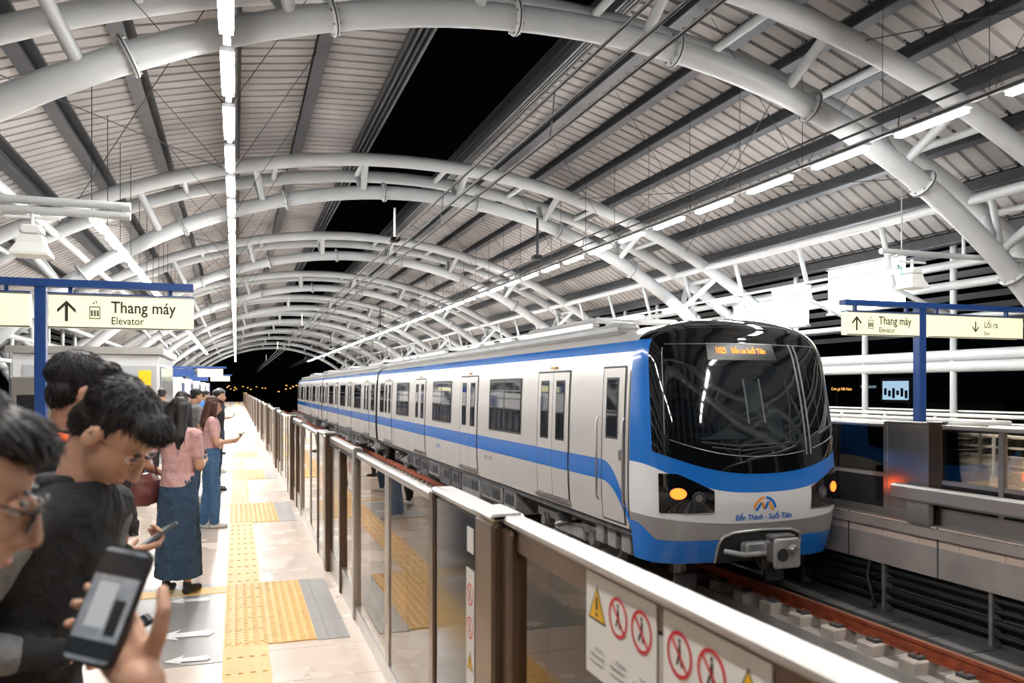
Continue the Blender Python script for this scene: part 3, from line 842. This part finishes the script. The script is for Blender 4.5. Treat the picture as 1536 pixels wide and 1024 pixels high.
lit1=mat('window_lit_warm',(1,.7,.3),emit=.9,emcol=(1,.5,.12)); lit2=mat('window_lit_cool',(.5,.8,1),emit=.35,emcol=(.5,.75,1))
for i in range(26):
    x=random.uniform(55,110); y=random.uniform(10,90); h=random.uniform(-3,3); w=random.uniform(4,10)
    b.box(x,x+w,y,y+w,-12,h,dk)
    for q in range(5):
        yy=y+random.uniform(0,w-.6); z=random.uniform(-6,h-.6); b.box(x-.06,x,yy,yy+random.uniform(.2,.6),z,z+.2,random.choice((lit1,lit2)))
for i in range(16):
    x=random.uniform(-5,30); y=random.uniform(170,230); b.box(x,x+8,y,y+8,-12,random.uniform(0,3),dk)
    for q in range(5): xx=x+random.uniform(0,7); z=random.uniform(.6,2.4); b.box(xx,xx+.35,y-.1,y,z,z+.2,lit1)
b.obj('city_buildings')
b=MB(); b.box(-200,300,-100,400,-12.2,-12,dk); b.obj('ground')
b=MB(); b.box(40,40.2,38.9,41.5,.8,2.4,dk); b.box(39.95,40,39.2,41.3,1.0,2.2,lit2)
for q in range(6): b.box(39.93,39.95,39.25+q*.34,39.45+q*.34,1.1+.1*(q%3),1.6+.15*(q%2),dk)
vs,fs=text_verts('THE LUXURY',.24); b.add([(39.9,43.2-v.x,1.75+v.y) for v in vs],fs,lit2)
vs,fs=text_verts('Cơm gà Hải Nam',.28); b.add([(39.9,46.0-v.x,1.6+v.y) for v in vs],fs,lit1)
for yy in(39.1,41.2,43,45.5): b.box(40,40.2,yy,yy+.15,-12,1.6,dk)
b.obj('roadside_billboard')

# ------------------------------------------------------------------ people
def ell_geo(c,r,rot=None,seg=16,rings=10):
    vs=[];fs=[]
    for j in range(1,rings):
        ph=math.pi*j/rings
        for i in range(seg):
            th=2*math.pi*i/seg
            v=Vector((r[0]*math.sin(ph)*math.cos(th),r[1]*math.sin(ph)*math.sin(th),r[2]*math.cos(ph)))
            if rot is not None: v=rot@v
            vs.append(Vector(c)+v)
    top=Vector((0,0,r[2])); bot=Vector((0,0,-r[2]))
    if rot is not None: top=rot@top; bot=rot@bot
    vs.append(Vector(c)+top); vs.append(Vector(c)+bot); T=len(vs)-2; B=T+1
    for j in range(rings-2):
        for i in range(seg):
            fs.append((j*seg+i,(j+1)*seg+i,(j+1)*seg+(i+1)%seg,j*seg+(i+1)%seg))
    for i in range(seg):
        fs.append((T,i,(i+1)%seg)); fs.append((B,(rings-2)*seg+(i+1)%seg,(rings-2)*seg+i))
    return vs,fs
def cap_geo(p0,p1,r0,r1,seg=12):
    p0=Vector(p0);p1=Vector(p1); d=(p1-p0); 
    if d.length<1e-6: return ell_geo(p0,(r0,r0,r0))
    d.normalize(); u=d.orthogonal().normalized(); w=d.cross(u)
    st=[]
    for k in range(1,4):
        t=k*math.pi/8*1.0; st.append((p0-d*r0*math.cos(t*1.0),r0*math.sin(t)))
    st.append((p0,r0)); st.append((p1,r1))
    for k in range(3,0,-1):
        t=k*math.pi/8; st.append((p1+d*r1*math.cos(t),r1*math.sin(t)))
    vs=[c+(u*math.cos(2*math.pi*i/seg)+w*math.sin(2*math.pi*i/seg))*r for c,r in st for i in range(seg)]
    n=len(st); fs=[(j*seg+i,j*seg+(i+1)%seg,(j+1)*seg+(i+1)%seg,(j+1)*seg+i) for j in range(n-1) for i in range(seg)]
    fs.append(tuple(range(seg-1,-1,-1))); fs.append(tuple((n-1)*seg+i for i in range(seg)))
    return vs,fs
def loft_geo(rings,seg=24):
    vs=[Vector((c[0]+c[3]*math.cos(2*math.pi*i/seg),c[1]+c[4]*math.sin(2*math.pi*i/seg),c[2])) for c in rings for i in range(seg)]
    n=len(rings); fs=[(j*seg+i,j*seg+(i+1)%seg,(j+1)*seg+(i+1)%seg,(j+1)*seg+i) for j in range(n-1) for i in range(seg)]
    if rings[0][2]<rings[-1][2]:
        fs.append(tuple(range(seg-1,-1,-1))); fs.append(tuple((n-1)*seg+i for i in range(seg)))
    else:
        fs=[f[::-1] for f in fs]; fs.append(tuple(range(seg))); fs.append(tuple((n-1)*seg+i for i in range(seg-1,-1,-1)))
    return vs,fs
def blob(name,geos,voxel,smooth,m,parent,wrinkle=0):
    v=[];f=[]
    for vs,fs in geos:
        o=len(v); v+=[tuple(x) for x in vs]; f+=[[o+k for k in q] for q in fs]
    me=bpy.data.meshes.new(name+'_src'); me.from_pydata(v,[],f); me.update()
    ob=bpy.data.objects.new('tmp',me); S.collection.objects.link(ob)
    r=ob.modifiers.new('r','REMESH'); r.mode='VOXEL'; r.voxel_size=voxel; r.use_smooth_shade=True
    if smooth: s=ob.modifiers.new('s','SMOOTH'); s.factor=.5; s.iterations=smooth
    if wrinkle:
        tx=bpy.data.textures.get('folds') or bpy.data.textures.new('folds','CLOUDS'); tx.noise_scale=.09; tx.noise_depth=2
        dm=ob.modifiers.new('d','DISPLACE'); dm.texture=tx; dm.strength=wrinkle; dm.mid_level=.5; dm.texture_coords='LOCAL'
    dg=bpy.context.evaluated_depsgraph_get(); dg.update()
    me2=bpy.data.meshes.new_from_object(ob.evaluated_get(dg)); bpy.data.objects.remove(ob)
    me2.materials.clear(); me2.materials.append(m); me2.name=name
    for p in me2.polygons: p.use_smooth=True
    o=bpy.data.objects.new(name,me2); S.collection.objects.link(o); o.parent=parent
    return o
skin_m=mat('skin',(0.60,0.345,0.235),0.46,0,0.10,22,.25,bscale=260,bdist=.001); skin2=mat('skin_tan',(0.48,0.265,0.175),0.46,0,0.10,22,.25,bscale=260,bdist=.001)
for mm in(skin_m,skin2): mm.node_tree.nodes['Principled BSDF'].inputs['Subsurface Weight'].default_value=.15; mm.node_tree.nodes['Principled BSDF'].inputs['Subsurface Radius'].default_value=(.02,.008,.004)
hair_b=mat('hair_black',(0.011,0.009,0.009),0.36,0,0.3,60,.6,bscale=180); hair_br=mat('hair_brown',(0.085,0.030,0.016),0.42,0,0.3,60,.6,bscale=150)
def cloth(n,c,r=.88): return mat(n,c,r,0,.16,9,.9,bscale=13,bdist=.035)
c_black=cloth('cloth_black',(.016,.016,.018)); c_grey=cloth('cloth_grey',(.19,.19,.195)); c_pink=cloth('cloth_pink',(.66,.40,.38)); c_white=cloth('cloth_white',(.64,.62,.59))
denim=cloth('denim_blue',(.06,.15,.29)); denim_d=cloth('denim_dark',(.035,.07,.125)); c_beige=cloth('cloth_beige',(.42,.34,.26)); c_navy=cloth('cloth_navy',(.03,.04,.09)); c_blue=cloth('cloth_blue',(.06,.2,.5)); c_orange=cloth('cloth_orange',(.75,.12,.03))
leather=mat('leather_brown',(.14,.04,.037),.35,0,.2,12,.2); leather_k=mat('leather_black',(.015,.015,.016),.35)
shoe_w=mat('shoe_white',(.6,.58,.56),.6); shoe_k=mat('shoe_black',(.02,.02,.02),.5); sclera=mat('eye_white',(.7,.67,.65),.3); iris=mat('eye_dark',(.02,.012,.008),.2); lips=mat('lips',(.45,.17,.14),.45)
screen_m=mat('phone_screen',(.20,.22,.24),.1,noise=.6,nscale=25,emit=.06,emcol=(.75,.82,.9)) 
scr_d=mat('phone_screen_dark',(.03,.035,.04),.08); scr_l=mat('phone_screen_light',(.45,.47,.49),.1,emit=.12)

def hand_geo(Wp,d,n,side,curl=(.35,.5,.4),sc=1.0,spread=.08,thumb=None):
    d=d.normalized(); n=(n-d*n.dot(d)).normalized(); s=d.cross(n)*side
    g=[]
    for o in(-.026,-.009,.009,.026): 
        g.append(cap_geo(Wp+d*.012*sc+s*o*.75*sc,Wp+d*.088*sc+s*o*1.1*sc,.0135*sc,.0115*sc))
    tips=[]
    for i,(o,ln) in enumerate(((.030,.072),(.010,.080),(-.010,.075),(-.029,.058))):
        p=Wp+d*.090*sc+s*o*sc; dd=(d+s*(o*spread/.03)).normalized(); r=.0092*sc-.0004*i*sc; ang=0
        for k,fr in enumerate((.45,.30,.25)):
            ang+=curl[k]*(1+.08*i)
            q=p+(dd*math.cos(ang)+n*math.sin(ang))*ln*fr*sc
            g.append(cap_geo(p,q,r,r*.93,10)); p=q; r*=.92
        tips.append(p)
    p=Wp+d*.022*sc+s*.028*sc; dirs=thumb or ((.55,.75,.25),(.8,.45,.35),(.9,.2,.4))
    r=.0135*sc
    for k,ln in enumerate((.042,.032,.026)):
        a=dirs[k]; v=(d*a[0]+s*a[1]+n*a[2]).normalized(); q=p+v*ln*sc; g.append(cap_geo(p,q,r,r*.85,10)); p=q; r*=.86
    return g,tips
def phone(name,c,up,nrm,parent,w=.075,h=.155,t=.009):
    up=up.normalized(); nrm=(nrm-up*nrm.dot(up)).normalized(); rt=up.cross(nrm)
    M=Matrix((rt,up,nrm)).transposed().to_4x4(); M.translation=c
    b=MB()
    def rr(w,h,r,z,n=5):
        out=[]
        for cx,cy,a0 in((w/2-r,h/2-r,0),(-w/2+r,h/2-r,90),(-w/2+r,-h/2+r,180),(w/2-r,-h/2+r,270)):
            for k in range(n+1):
                a=math.radians(a0+90*k/n); out.append(M@Vector((cx+r*math.cos(a),cy+r*math.sin(a),z)))
        return out
    A=rr(w,h,.012,-t/2);B=rr(w,h,.012,t/2);n=len(A)
    b.add(A+B,[(i,(i+1)%n,n+(i+1)%n,n+i) for i in range(n)]+[tuple(range(n-1,-1,-1)),tuple(range(n,2*n))],leather_k)
    C=rr(w*.92,h*.95,.009,t/2+.0006); b.add(C,[tuple(range(n))],screen_m)
    b.box(-w*.46,w*.46,h*.24,h*.44,t/2+.0007,t/2+.0010,scr_d,M); b.box(-w*.46,w*.46,-h*.44,-h*.30,t/2+.0007,t/2+.0010,scr_d,M)
    b.box(-w*.30,w*.10,-h*.2,h*.18,t/2+.0007,t/2+.0010,scr_l,M); b.box(w*.14,w*.36,-h*.25,h*.05,t/2+.0007,t/2+.0010,scr_d,M)
    for dx,dy in((-.2,.36),(-.2,.22),(.05,.36)):
        b.tube([M@Vector((dx*w,dy*h,-t/2)),M@Vector((dx*w,dy*h,-t/2-.002))],.008,black_gloss,12)
    return b.obj(name,parent)
def ik(sh,hd,l1,l2,hint):
    v=hd-sh; D=min(v.length,l1+l2-.005); v=v.normalized(); hd=sh+v*D
    a=(l1*l1-l2*l2+D*D)/(2*D); h=math.sqrt(max(0,l1*l1-a*a)); hn=(hint-v*hint.dot(v)).normalized()
    return sh+v*a+hn*h,hd
def person(name,x,y,heading,H=1.65,top=c_black,sleeve='short',bottom='pants',botm=c_black,hair='short',hairm=hair_b,skin=skin_m,
           pitch=0,yaw=0,lean=0.0,hands=(None,None),hold=False,shoem=shoe_w,vox=.014,female=False,wide=1.0,detail=1,skirt_z=.2,stride=.0,bag=None,z=0):
    e=empty(name,(x,y,z)); e.rotation_euler=(0,0,-math.radians(heading)); k=H/1.7; e.scale=(k,k,k)
    sp_=lambda zz: lean*max(0,zz-.95)**1.5*2.0
    shx=.165 if female else .19; T=.9 if female else 1.0
    rings=[(0,sp_(zz)+yo,zz,rx*T if zz>1.1 else rx,ry) for zz,rx,ry,yo in((.84,.160,.115,0),(.95,.165,.120,-.005),(1.06,.142 if female else .150,.105,0),(1.18,.155,.110,.005),(1.30,.180,.118,.005),(1.38,.180,.105,0),(1.43,.13,.085,0),(1.47,.075,.065,-.0))]
    tg=[loft_geo(rings)]
    shz=1.385; kg=[];hg=[]
    for si,sd in enumerate((-1,1)):
        sh=Vector((sd*shx,sp_(shz)-.005,shz)); tgt=hands[si] if hands[si] is not None else Vector((sd*(shx+.07),sp_(.8)+.04,.80))
        tgt=Vector(tgt); el,hd=ik(sh,tgt,.285,.25,Vector((sd*.35,-.6,-.7)) if hands[si] is not None else Vector((sd*.3,-1,0)))
        tg.append(cap_geo(Vector((sd*.10,sp_(shz),shz+.005)),sh,.062,.060))
        if sleeve=='long':
            tg.append(cap_geo(sh,el,.060,.048)); tg.append(cap_geo(el,el+(hd-el)*.93,.048,.034))
        else:
            tg.append(cap_geo(sh,sh+(el-sh)*.62,.060,.054)); kg.append(cap_geo(sh,el,.046,.038)); 
        kg.append(cap_geo(el,hd,.038,.026))
        fd=(hd-el).normalized()
        if hands[si] is not None:
            face=Vector((0,sp_(1.5)+.12,1.55)); n=(face-hd); n=(n-fd*n.dot(fd)).normalized()
            d2=(fd+n*.15).normalized(); c=(.55,.8,.6); 
        else: n=Vector((-sd,.1,0)); d2=Vector((0,.08,-1)); c=(.2,.3,.25)
        g,t=hand_geo(hd,d2,n,-sd,c,1.0)
        hg.append([cap_geo(el+(hd-el)*.5,hd,.033,.026)]+g)
        if hold and hands[si] is not None and si==hold-1:
            phone('phone',hd+d2*.095+n*.022,(d2*.9+Vector((0,0,.35))),n,e)
    blob('top',tg,vox,6,top,e,.018)
    hc=Vector((0,sp_(1.5)+.03+.05*math.sin(math.radians(max(0,pitch))),1.59-.02*math.sin(math.radians(max(0,pitch)))))
    Rm=Matrix.Rotation(math.radians(yaw),3,'Z')@Matrix.Rotation(-math.radians(pitch),3,'X')
    P=lambda a:hc+Rm@Vector(a)
    head=[cap_geo((0,sp_(1.42)-.005,1.40),P((0,-.025,-.05)),.056,.052),
      ell_geo(P((0,-.012,.03)),(.074,.092,.085),Rm),ell_geo(P((0,.02,-.03)),(.062,.07,.085),Rm),ell_geo(P((0,.048,-.085)),(.034,.034,.028),Rm),
      cap_geo(P((0,.088,.012)),P((0,.106,-.028)),.008,.0125),ell_geo(P((0,.094,-.036)),(.019,.012,.009),Rm),ell_geo(P((0,.082,-.06)),(.024,.013,.013),Rm),
      ell_geo(P((.078,-.008,-.01)),(.009,.02,.032),Rm),ell_geo(P((-.078,-.008,-.01)),(.009,.02,.032),Rm)]
    blob('head',head+kg if detail<2 else head,.008 if detail<2 and vox>.012 else (.0055 if detail>1 else .009),2,skin,e)
    if detail>1 and kg: blob('arms',kg,.01,3,skin,e)
    for i,g in enumerate(hg): blob('hand_%d'%(i+1),g,.0055 if detail>0 else .008,1,skin,e)
    fm=MB()
    for sx in(-1,1):
        vs,fs=ell_geo(P((sx*.031,.076,.004)),(.0135,.010,.008),Rm,12,8); fm.add(vs,fs,sclera,True)
        vs,fs=ell_geo(P((sx*.031,.0835,.004)),(.0055,.004,.006),Rm,10,6); fm.add(vs,fs,iris,True)
        vs,fs=ell_geo(P((sx*.033,.080,.026)),(.018,.005,.003),Rm,10,6); fm.add(vs,fs,hairm,True)
        vs,fs=ell_geo(P((sx*.031,.081,.013)),(.015,.006,.0018),Rm,10,6); fm.add(vs,fs,hairm,True)
        if pitch>10:
            vs,fs=ell_geo(P((sx*.031,.077,.007)),(.0145,.0105,.0075),Rm,12,8); fm.add(vs,fs,skin,True)
    vs,fs=ell_geo(P((0,.091,-.060)),(.020,.006,.005),Rm,12,6); fm.add(vs,fs,lips,True)
    fm.obj('face_features',e)
    hr=[ell_geo(P((0,-.030,.050)),(.082,.090,.075),Rm),ell_geo(P((0,-.055,-.002)),(.072,.052,.068),Rm),ell_geo(P((0,.035,.078)),(.066,.048,.034),Rm),
        ell_geo(P((.066,-.015,.035)),(.015,.03,.040),Rm),ell_geo(P((-.066,-.015,.035)),(.015,.03,.040),Rm)]
    if hair=='long':
        hr+= [cap_geo(P((sx*.045,-.055,.02)),hc+Vector((sx*.06,-.115,-.22)),.058,.055) for sx in(-1,1)]
        hr+= [cap_geo(hc+Vector((sx*.06,-.115,-.22)),hc+Vector((sx*.05,-.11,-.38)),.055,.022) for sx in(-1,0,1)]
        hr+= [cap_geo(P((sx*.072,.0,.03)),hc+Vector((sx*.10,-.01,-.2)),.026,.028) for sx in(-1,1)]
    h=blob('hair',hr,.007,2,hairm,e)
    if detail>0:
        lm=MB(); me=h.data; cnt=400 if detail<2 else 1900
        polys=me.polygons; 
        for _ in range(cnt):
            p=polys[random.randrange(len(polys))]; c=p.center; n=p.normal
            if hair=='long' and c.z<hc.z-.12: fall=Vector((random.uniform(-.15,.15),random.uniform(-.1,.1),-1))
            else: 
                loc=Rm.inverted()@(c-hc)
                if loc.y>.045 and loc.z<.05: continue
                dv=loc-Vector((.01,-.055,.11)); fall=Rm@Vector((dv.x+random.uniform(-.03,.03),dv.y*1.1+random.uniform(-.03,.03),dv.z-.03))
            t=(fall-n*fall.dot(n)); 
            if t.length<1e-3: continue
            t.normalize(); ln=random.uniform(.02,.04) if hair!='long' else random.uniform(.05,.09); r=random.uniform(.0010,.0020)
            q=c-n*.002
            lift=random.uniform(.001,.004)
            lm.tube([q,q+t*ln*.35+n*lift,q+t*ln*.7+n*lift,q+t*ln+n*(lift-.001)],[r,r*1.1,r*.8,.0003],hairm,4,caps=False)
        lm.obj('hair_locks',e)
    lg=[]; skl=[]; st=stride
    for sd in(-1,1):
        hp=Vector((sd*.088,0,.90)); kn=Vector((sd*.095,sd*st*.5+.015,.48)); an=Vector((sd*.10,sd*st-.02,.085))
        if bottom=='pants':
            lg+= [cap_geo(hp,kn,.088,.062*wide),cap_geo(kn,an+Vector((0,0,.0)),.062*wide,.046*wide*(1.12 if wide>1.1 else 1))]
            skl.append(cap_geo(an,an-Vector((0,0,.03)),.035,.035))
        else:
            skl+= [cap_geo(kn,an,.050,.034),cap_geo(hp,kn,.07,.05)]
        sole=an+Vector((sd*.012,.0,-.085))
        shg=[cap_geo(sole+Vector((0,-.035,.036)),sole+Vector((0,.06,.038)),.036,.037),cap_geo(sole+Vector((0,.05,.034)),sole+Vector((sd*.01,.145,.030)),.040,.029),cap_geo(an+Vector((0,0,-.03)),an+Vector((0,0,.01)),.036,.036)]
        o=blob('shoe_%d'%(1 if sd<0 else 2),shg,.009,2,shoem,e)
        for v in o.data.vertices: v.co.z=max(v.co.z,0.006)
    if bottom=='skirt':
        lg=[loft_geo([(0,0,1.04,.145,.108),(0,0,.95,.168,.122),(0,0,.85,.182,.135),(0,.01,.6,.188,.148),(0,.01,.4,.198,.16),(0,.01,skirt_z,.21,.17)])]
    else:
        lg.append(loft_geo([(0,0,.82,.14,.10),(0,0,.88,.170,.122),(0,0,.96,.168,.120),(0,0,1.05,.148,.108)]))
    blob('lower_garment',lg,.013 if vox<.02 else .018,4,botm,e,.024)
    blob('legs',skl,.012,2,skin,e)
    if bag:
        bc=Vector(bag[0]); bm=bag[1]; bb=MB(); q=bag[2] if len(bag)>2 else 1
        g=[loft_geo([(bc.x,bc.y,bc.z-.12*q,.06*q,.14*q),(bc.x,bc.y,bc.z-.05*q,.075*q,.165*q),(bc.x,bc.y,bc.z+.05*q,.06*q,.15*q),(bc.x,bc.y,bc.z+.11*q,.03*q,.12*q)])]
        blob('bag',g,.009,4,bm,e,.014)
        for dx in(-.03,.03):
            bb.tube([bc+Vector((dx,-.10,.09))*q,bc+Vector((dx*.8,-.08,.22)),bc+Vector((0,-.02,.33)),bc+Vector((0,.02,.33)),bc+Vector((dx*.8,.08,.22)),bc+Vector((dx,.10,.09))*q],.008,bm,8)
        bb.obj('bag_straps',e)
    return e,hc,Rm

V=Vector
# man looking down, close
HL,HR=V((-.06,.19,1.04)),V((.10,.18,1.10))
e,hc,Rm=person('man_looking_at_phone',-.485,2.16,112,1.72,c_black,'long','pants',c_navy,'short',hair_b,skin_m,pitch=52,lean=.20,hands=(HL,HR),hold=2,vox=.010,detail=2)
g=[]
for sd in(-1,1):
    sp0=.20*(1.385-.95)**1.5*2.0
    sh=V((sd*.19,sp0-.005,1.385)); tgt=HL if sd<0 else HR; el,hd=ik(sh,tgt,.285,.25,V((sd*.35,-.6,-.7)))
    g.append(cap_geo(sh+(el-sh)*.12,el,.064,.054)); g.append(cap_geo(el,el+(hd-el)*.55,.054,.045))
blob('sleeve_panels',g,.010,4,c_grey,e,.016)
g=[loft_geo([(0,.085,1.40,.10,.085),(0,.105,1.455,.080,.076),(0,.12,1.485,.070,.068)])]
blob('collar',g,.008,3,c_black,e)
# man behind
e,hc,Rm=person('man_with_backpack',-.60,2.92,75,1.81,c_black,'long','pants',c_black,'short',hair_b,skin2,pitch=14,yaw=0,lean=.10,vox=.012,detail=2,hands=(None,V((.15,.22,1.10))),hold=2)
b=MB()
for sd in(-1,1):
    b.tube([V((sd*.13,-.10,1.05)),V((sd*.14,-.09,1.30)),V((sd*.135,-.02,1.47)),V((sd*.13,.10,1.435)),V((sd*.14,.175,1.25)),V((sd*.15,.13,1.08))],.024,c_orange,8)
b.obj('strap',e)
g=[loft_geo([(0,-.20,.98,.14,.09),(0,-.21,1.1,.16,.11),(0,-.20,1.3,.15,.10),(0,-.17,1.42,.10,.06)])]
blob('backpack',g,.014,5,c_black,e)
# foreground man with glasses
e,hc,Rm=person('man_with_glasses',-.45,1.08,84,1.705,c_black,'short','pants',c_black,'short',hair_b,skin_m,pitch=24,lean=.10,vox=.010,detail=2)
b=MB()
for sx in(-1,1):
    ring=[hc+Rm@V((sx*.033+.024*math.cos(t*math.pi/10),.098,.002+.019*math.sin(t*math.pi/10))) for t in range(21)]
    b.tube(ring,.0022,leather_k,6); b.tube([hc+Rm@V((sx*.057,.098,.008)),hc+Rm@V((sx*.076,.06,.01)),hc+Rm@V((sx*.082,-.01,.005))],.002,leather_k,6)
    b.add([hc+Rm@V((sx*.033+.023*math.cos(t*math.pi/8),.098,.002+.018*math.sin(t*math.pi/8))) for t in range(16)],[tuple(range(16))],rail_glass)
b.tube([hc+Rm@V((-.01,.100,.006)),hc+Rm@V((.01,.100,.006))],.0022,leather_k,6)
b.obj('eyeglasses',e)
hp=empty('hand_holding_phone',(0,0,0))
pc=V((-.160,1.18,1.412)); nrm=V((-.42,-.80,.42)).normalized(); up=V((.26,.20,.92)); up=(up-nrm*up.dot(nrm)).normalized(); rt=up.cross(nrm)
phone('phone',pc,up,nrm,hp)
wr=pc-up*.082+rt*.070-nrm*.024
dirf=(-rt*.80+up*.60).normalized()
g,t=hand_geo(wr,dirf,nrm,1,(.02,.22,1.35),1.0,.16,thumb=((.05,.75,.65),(.30,.65,.45),(.75,.35,-.05)))
g.append(cap_geo(wr+V((.035,-.01,-.26)),wr,.042,.030)); g.append(ell_geo(wr+dirf*.03-nrm*.006,(.028,.02,.028)))
blob('hand',g,.004,2,skin_m,hp)

person('man_in_white_shirt',-1.04,3.75,80,1.72,c_white,'short','pants',c_navy,'short',hair_b,skin2,pitch=5,vox=.014,detail=1)
person('woman_in_long_skirt',-.46,7.2,28,1.62,c_pink,'short','skirt',denim_d,'long',hair_b,skin_m,pitch=18,vox=.013,female=True,detail=1,skirt_z=.14,shoem=shoe_k,hands=(V((-.20,.10,1.02)),V((.10,.24,1.12))),hold=2,bag=((-.22,-.13,.93),leather,1.15))
person('woman_in_jeans',-.30,10.45,80,1.60,c_pink,'short','pants',denim,'long',hair_br,skin_m,pitch=15,vox=.013,female=True,wide=1.25,hands=(V((-.10,.26,1.10)),V((.12,.28,1.14))),hold=2,stride=.05)
person('woman_in_black_skirt',-1.0,7.9,60,1.58,c_white,'short','skirt',c_black,'long',hair_b,skin_m,vox=.016,female=True,skirt_z=.55,shoem=shoe_k,bag=((.26,.02,.95),leather_k))
far=[(-.72,11.6,70,1.66,c_black,'short','pants',c_black,'long',True),(-.30,14.2,85,1.68,c_black,'long','pants',c_navy,'short',False),(-.62,13.2,60,1.7,c_grey,'short','pants',denim_d,'short',False),
     (-.9,15.5,40,1.6,c_white,'short','pants',c_black,'long',True),(-.35,17.2,85,1.7,c_navy,'short','pants',c_grey,'short',False),(-1.3,12.8,100,1.62,c_beige,'short','pants',c_black,'short',False),
     (-.7,19.5,75,1.66,c_blue,'short','pants',c_black,'short',False),(-.4,22,90,1.64,c_black,'short','pants',denim,'long',True),(-1.35,16.6,10,1.7,c_black,'long','pants',c_black,'short',False),(-1.1,24,85,1.7,c_white,'short','pants',c_navy,'short',False),(-.5,28,90,1.7,c_grey,'long','pants',c_black,'short',False),(-1.25,10.2,70,1.64,c_black,'short','pants',denim_d,'long',True)]
for i,(x,y,hd,H,tm,slv,bt,bm,hr,fe) in enumerate(far):
    hold=i%2==0
    person('waiting_woman' if fe else 'waiting_man',x,y,hd,H,tm,slv,bt,bm,hr,hair_b,skin_m if i%3 else skin2,pitch=20 if hold else 3,female=fe,vox=.022,detail=0,hands=(None,V((.10,.22,1.12))) if hold else (None,None),hold=2 if hold else False,shoem=shoe_k if i%2 else shoe_w)

# ------------------------------------------------------------------ world & camera
w=bpy.data.worlds.new('night'); S.world=w; w.use_nodes=True
bg=w.node_tree.nodes['Background']; bg.inputs[0].default_value=(.25,.3,.45,1); bg.inputs[1].default_value=.0015
cam=bpy.data.cameras.new('camera'); co=bpy.data.objects.new('camera',cam); S.collection.objects.link(co)
co.location=(0,0,1.7); co.rotation_euler=(math.radians(90),0,-math.radians(19.1))
cam.sensor_width=36; cam.lens=28.0; cam.shift_y=71/1536; cam.clip_end=600; cam.clip_start=.05
cam.dof.use_dof=True; cam.dof.focus_distance=10.5; cam.dof.aperture_fstop=4.0
S.camera=co
S.view_settings.view_transform='Standard'; S.view_settings.look='None'; S.view_settings.exposure=1.0
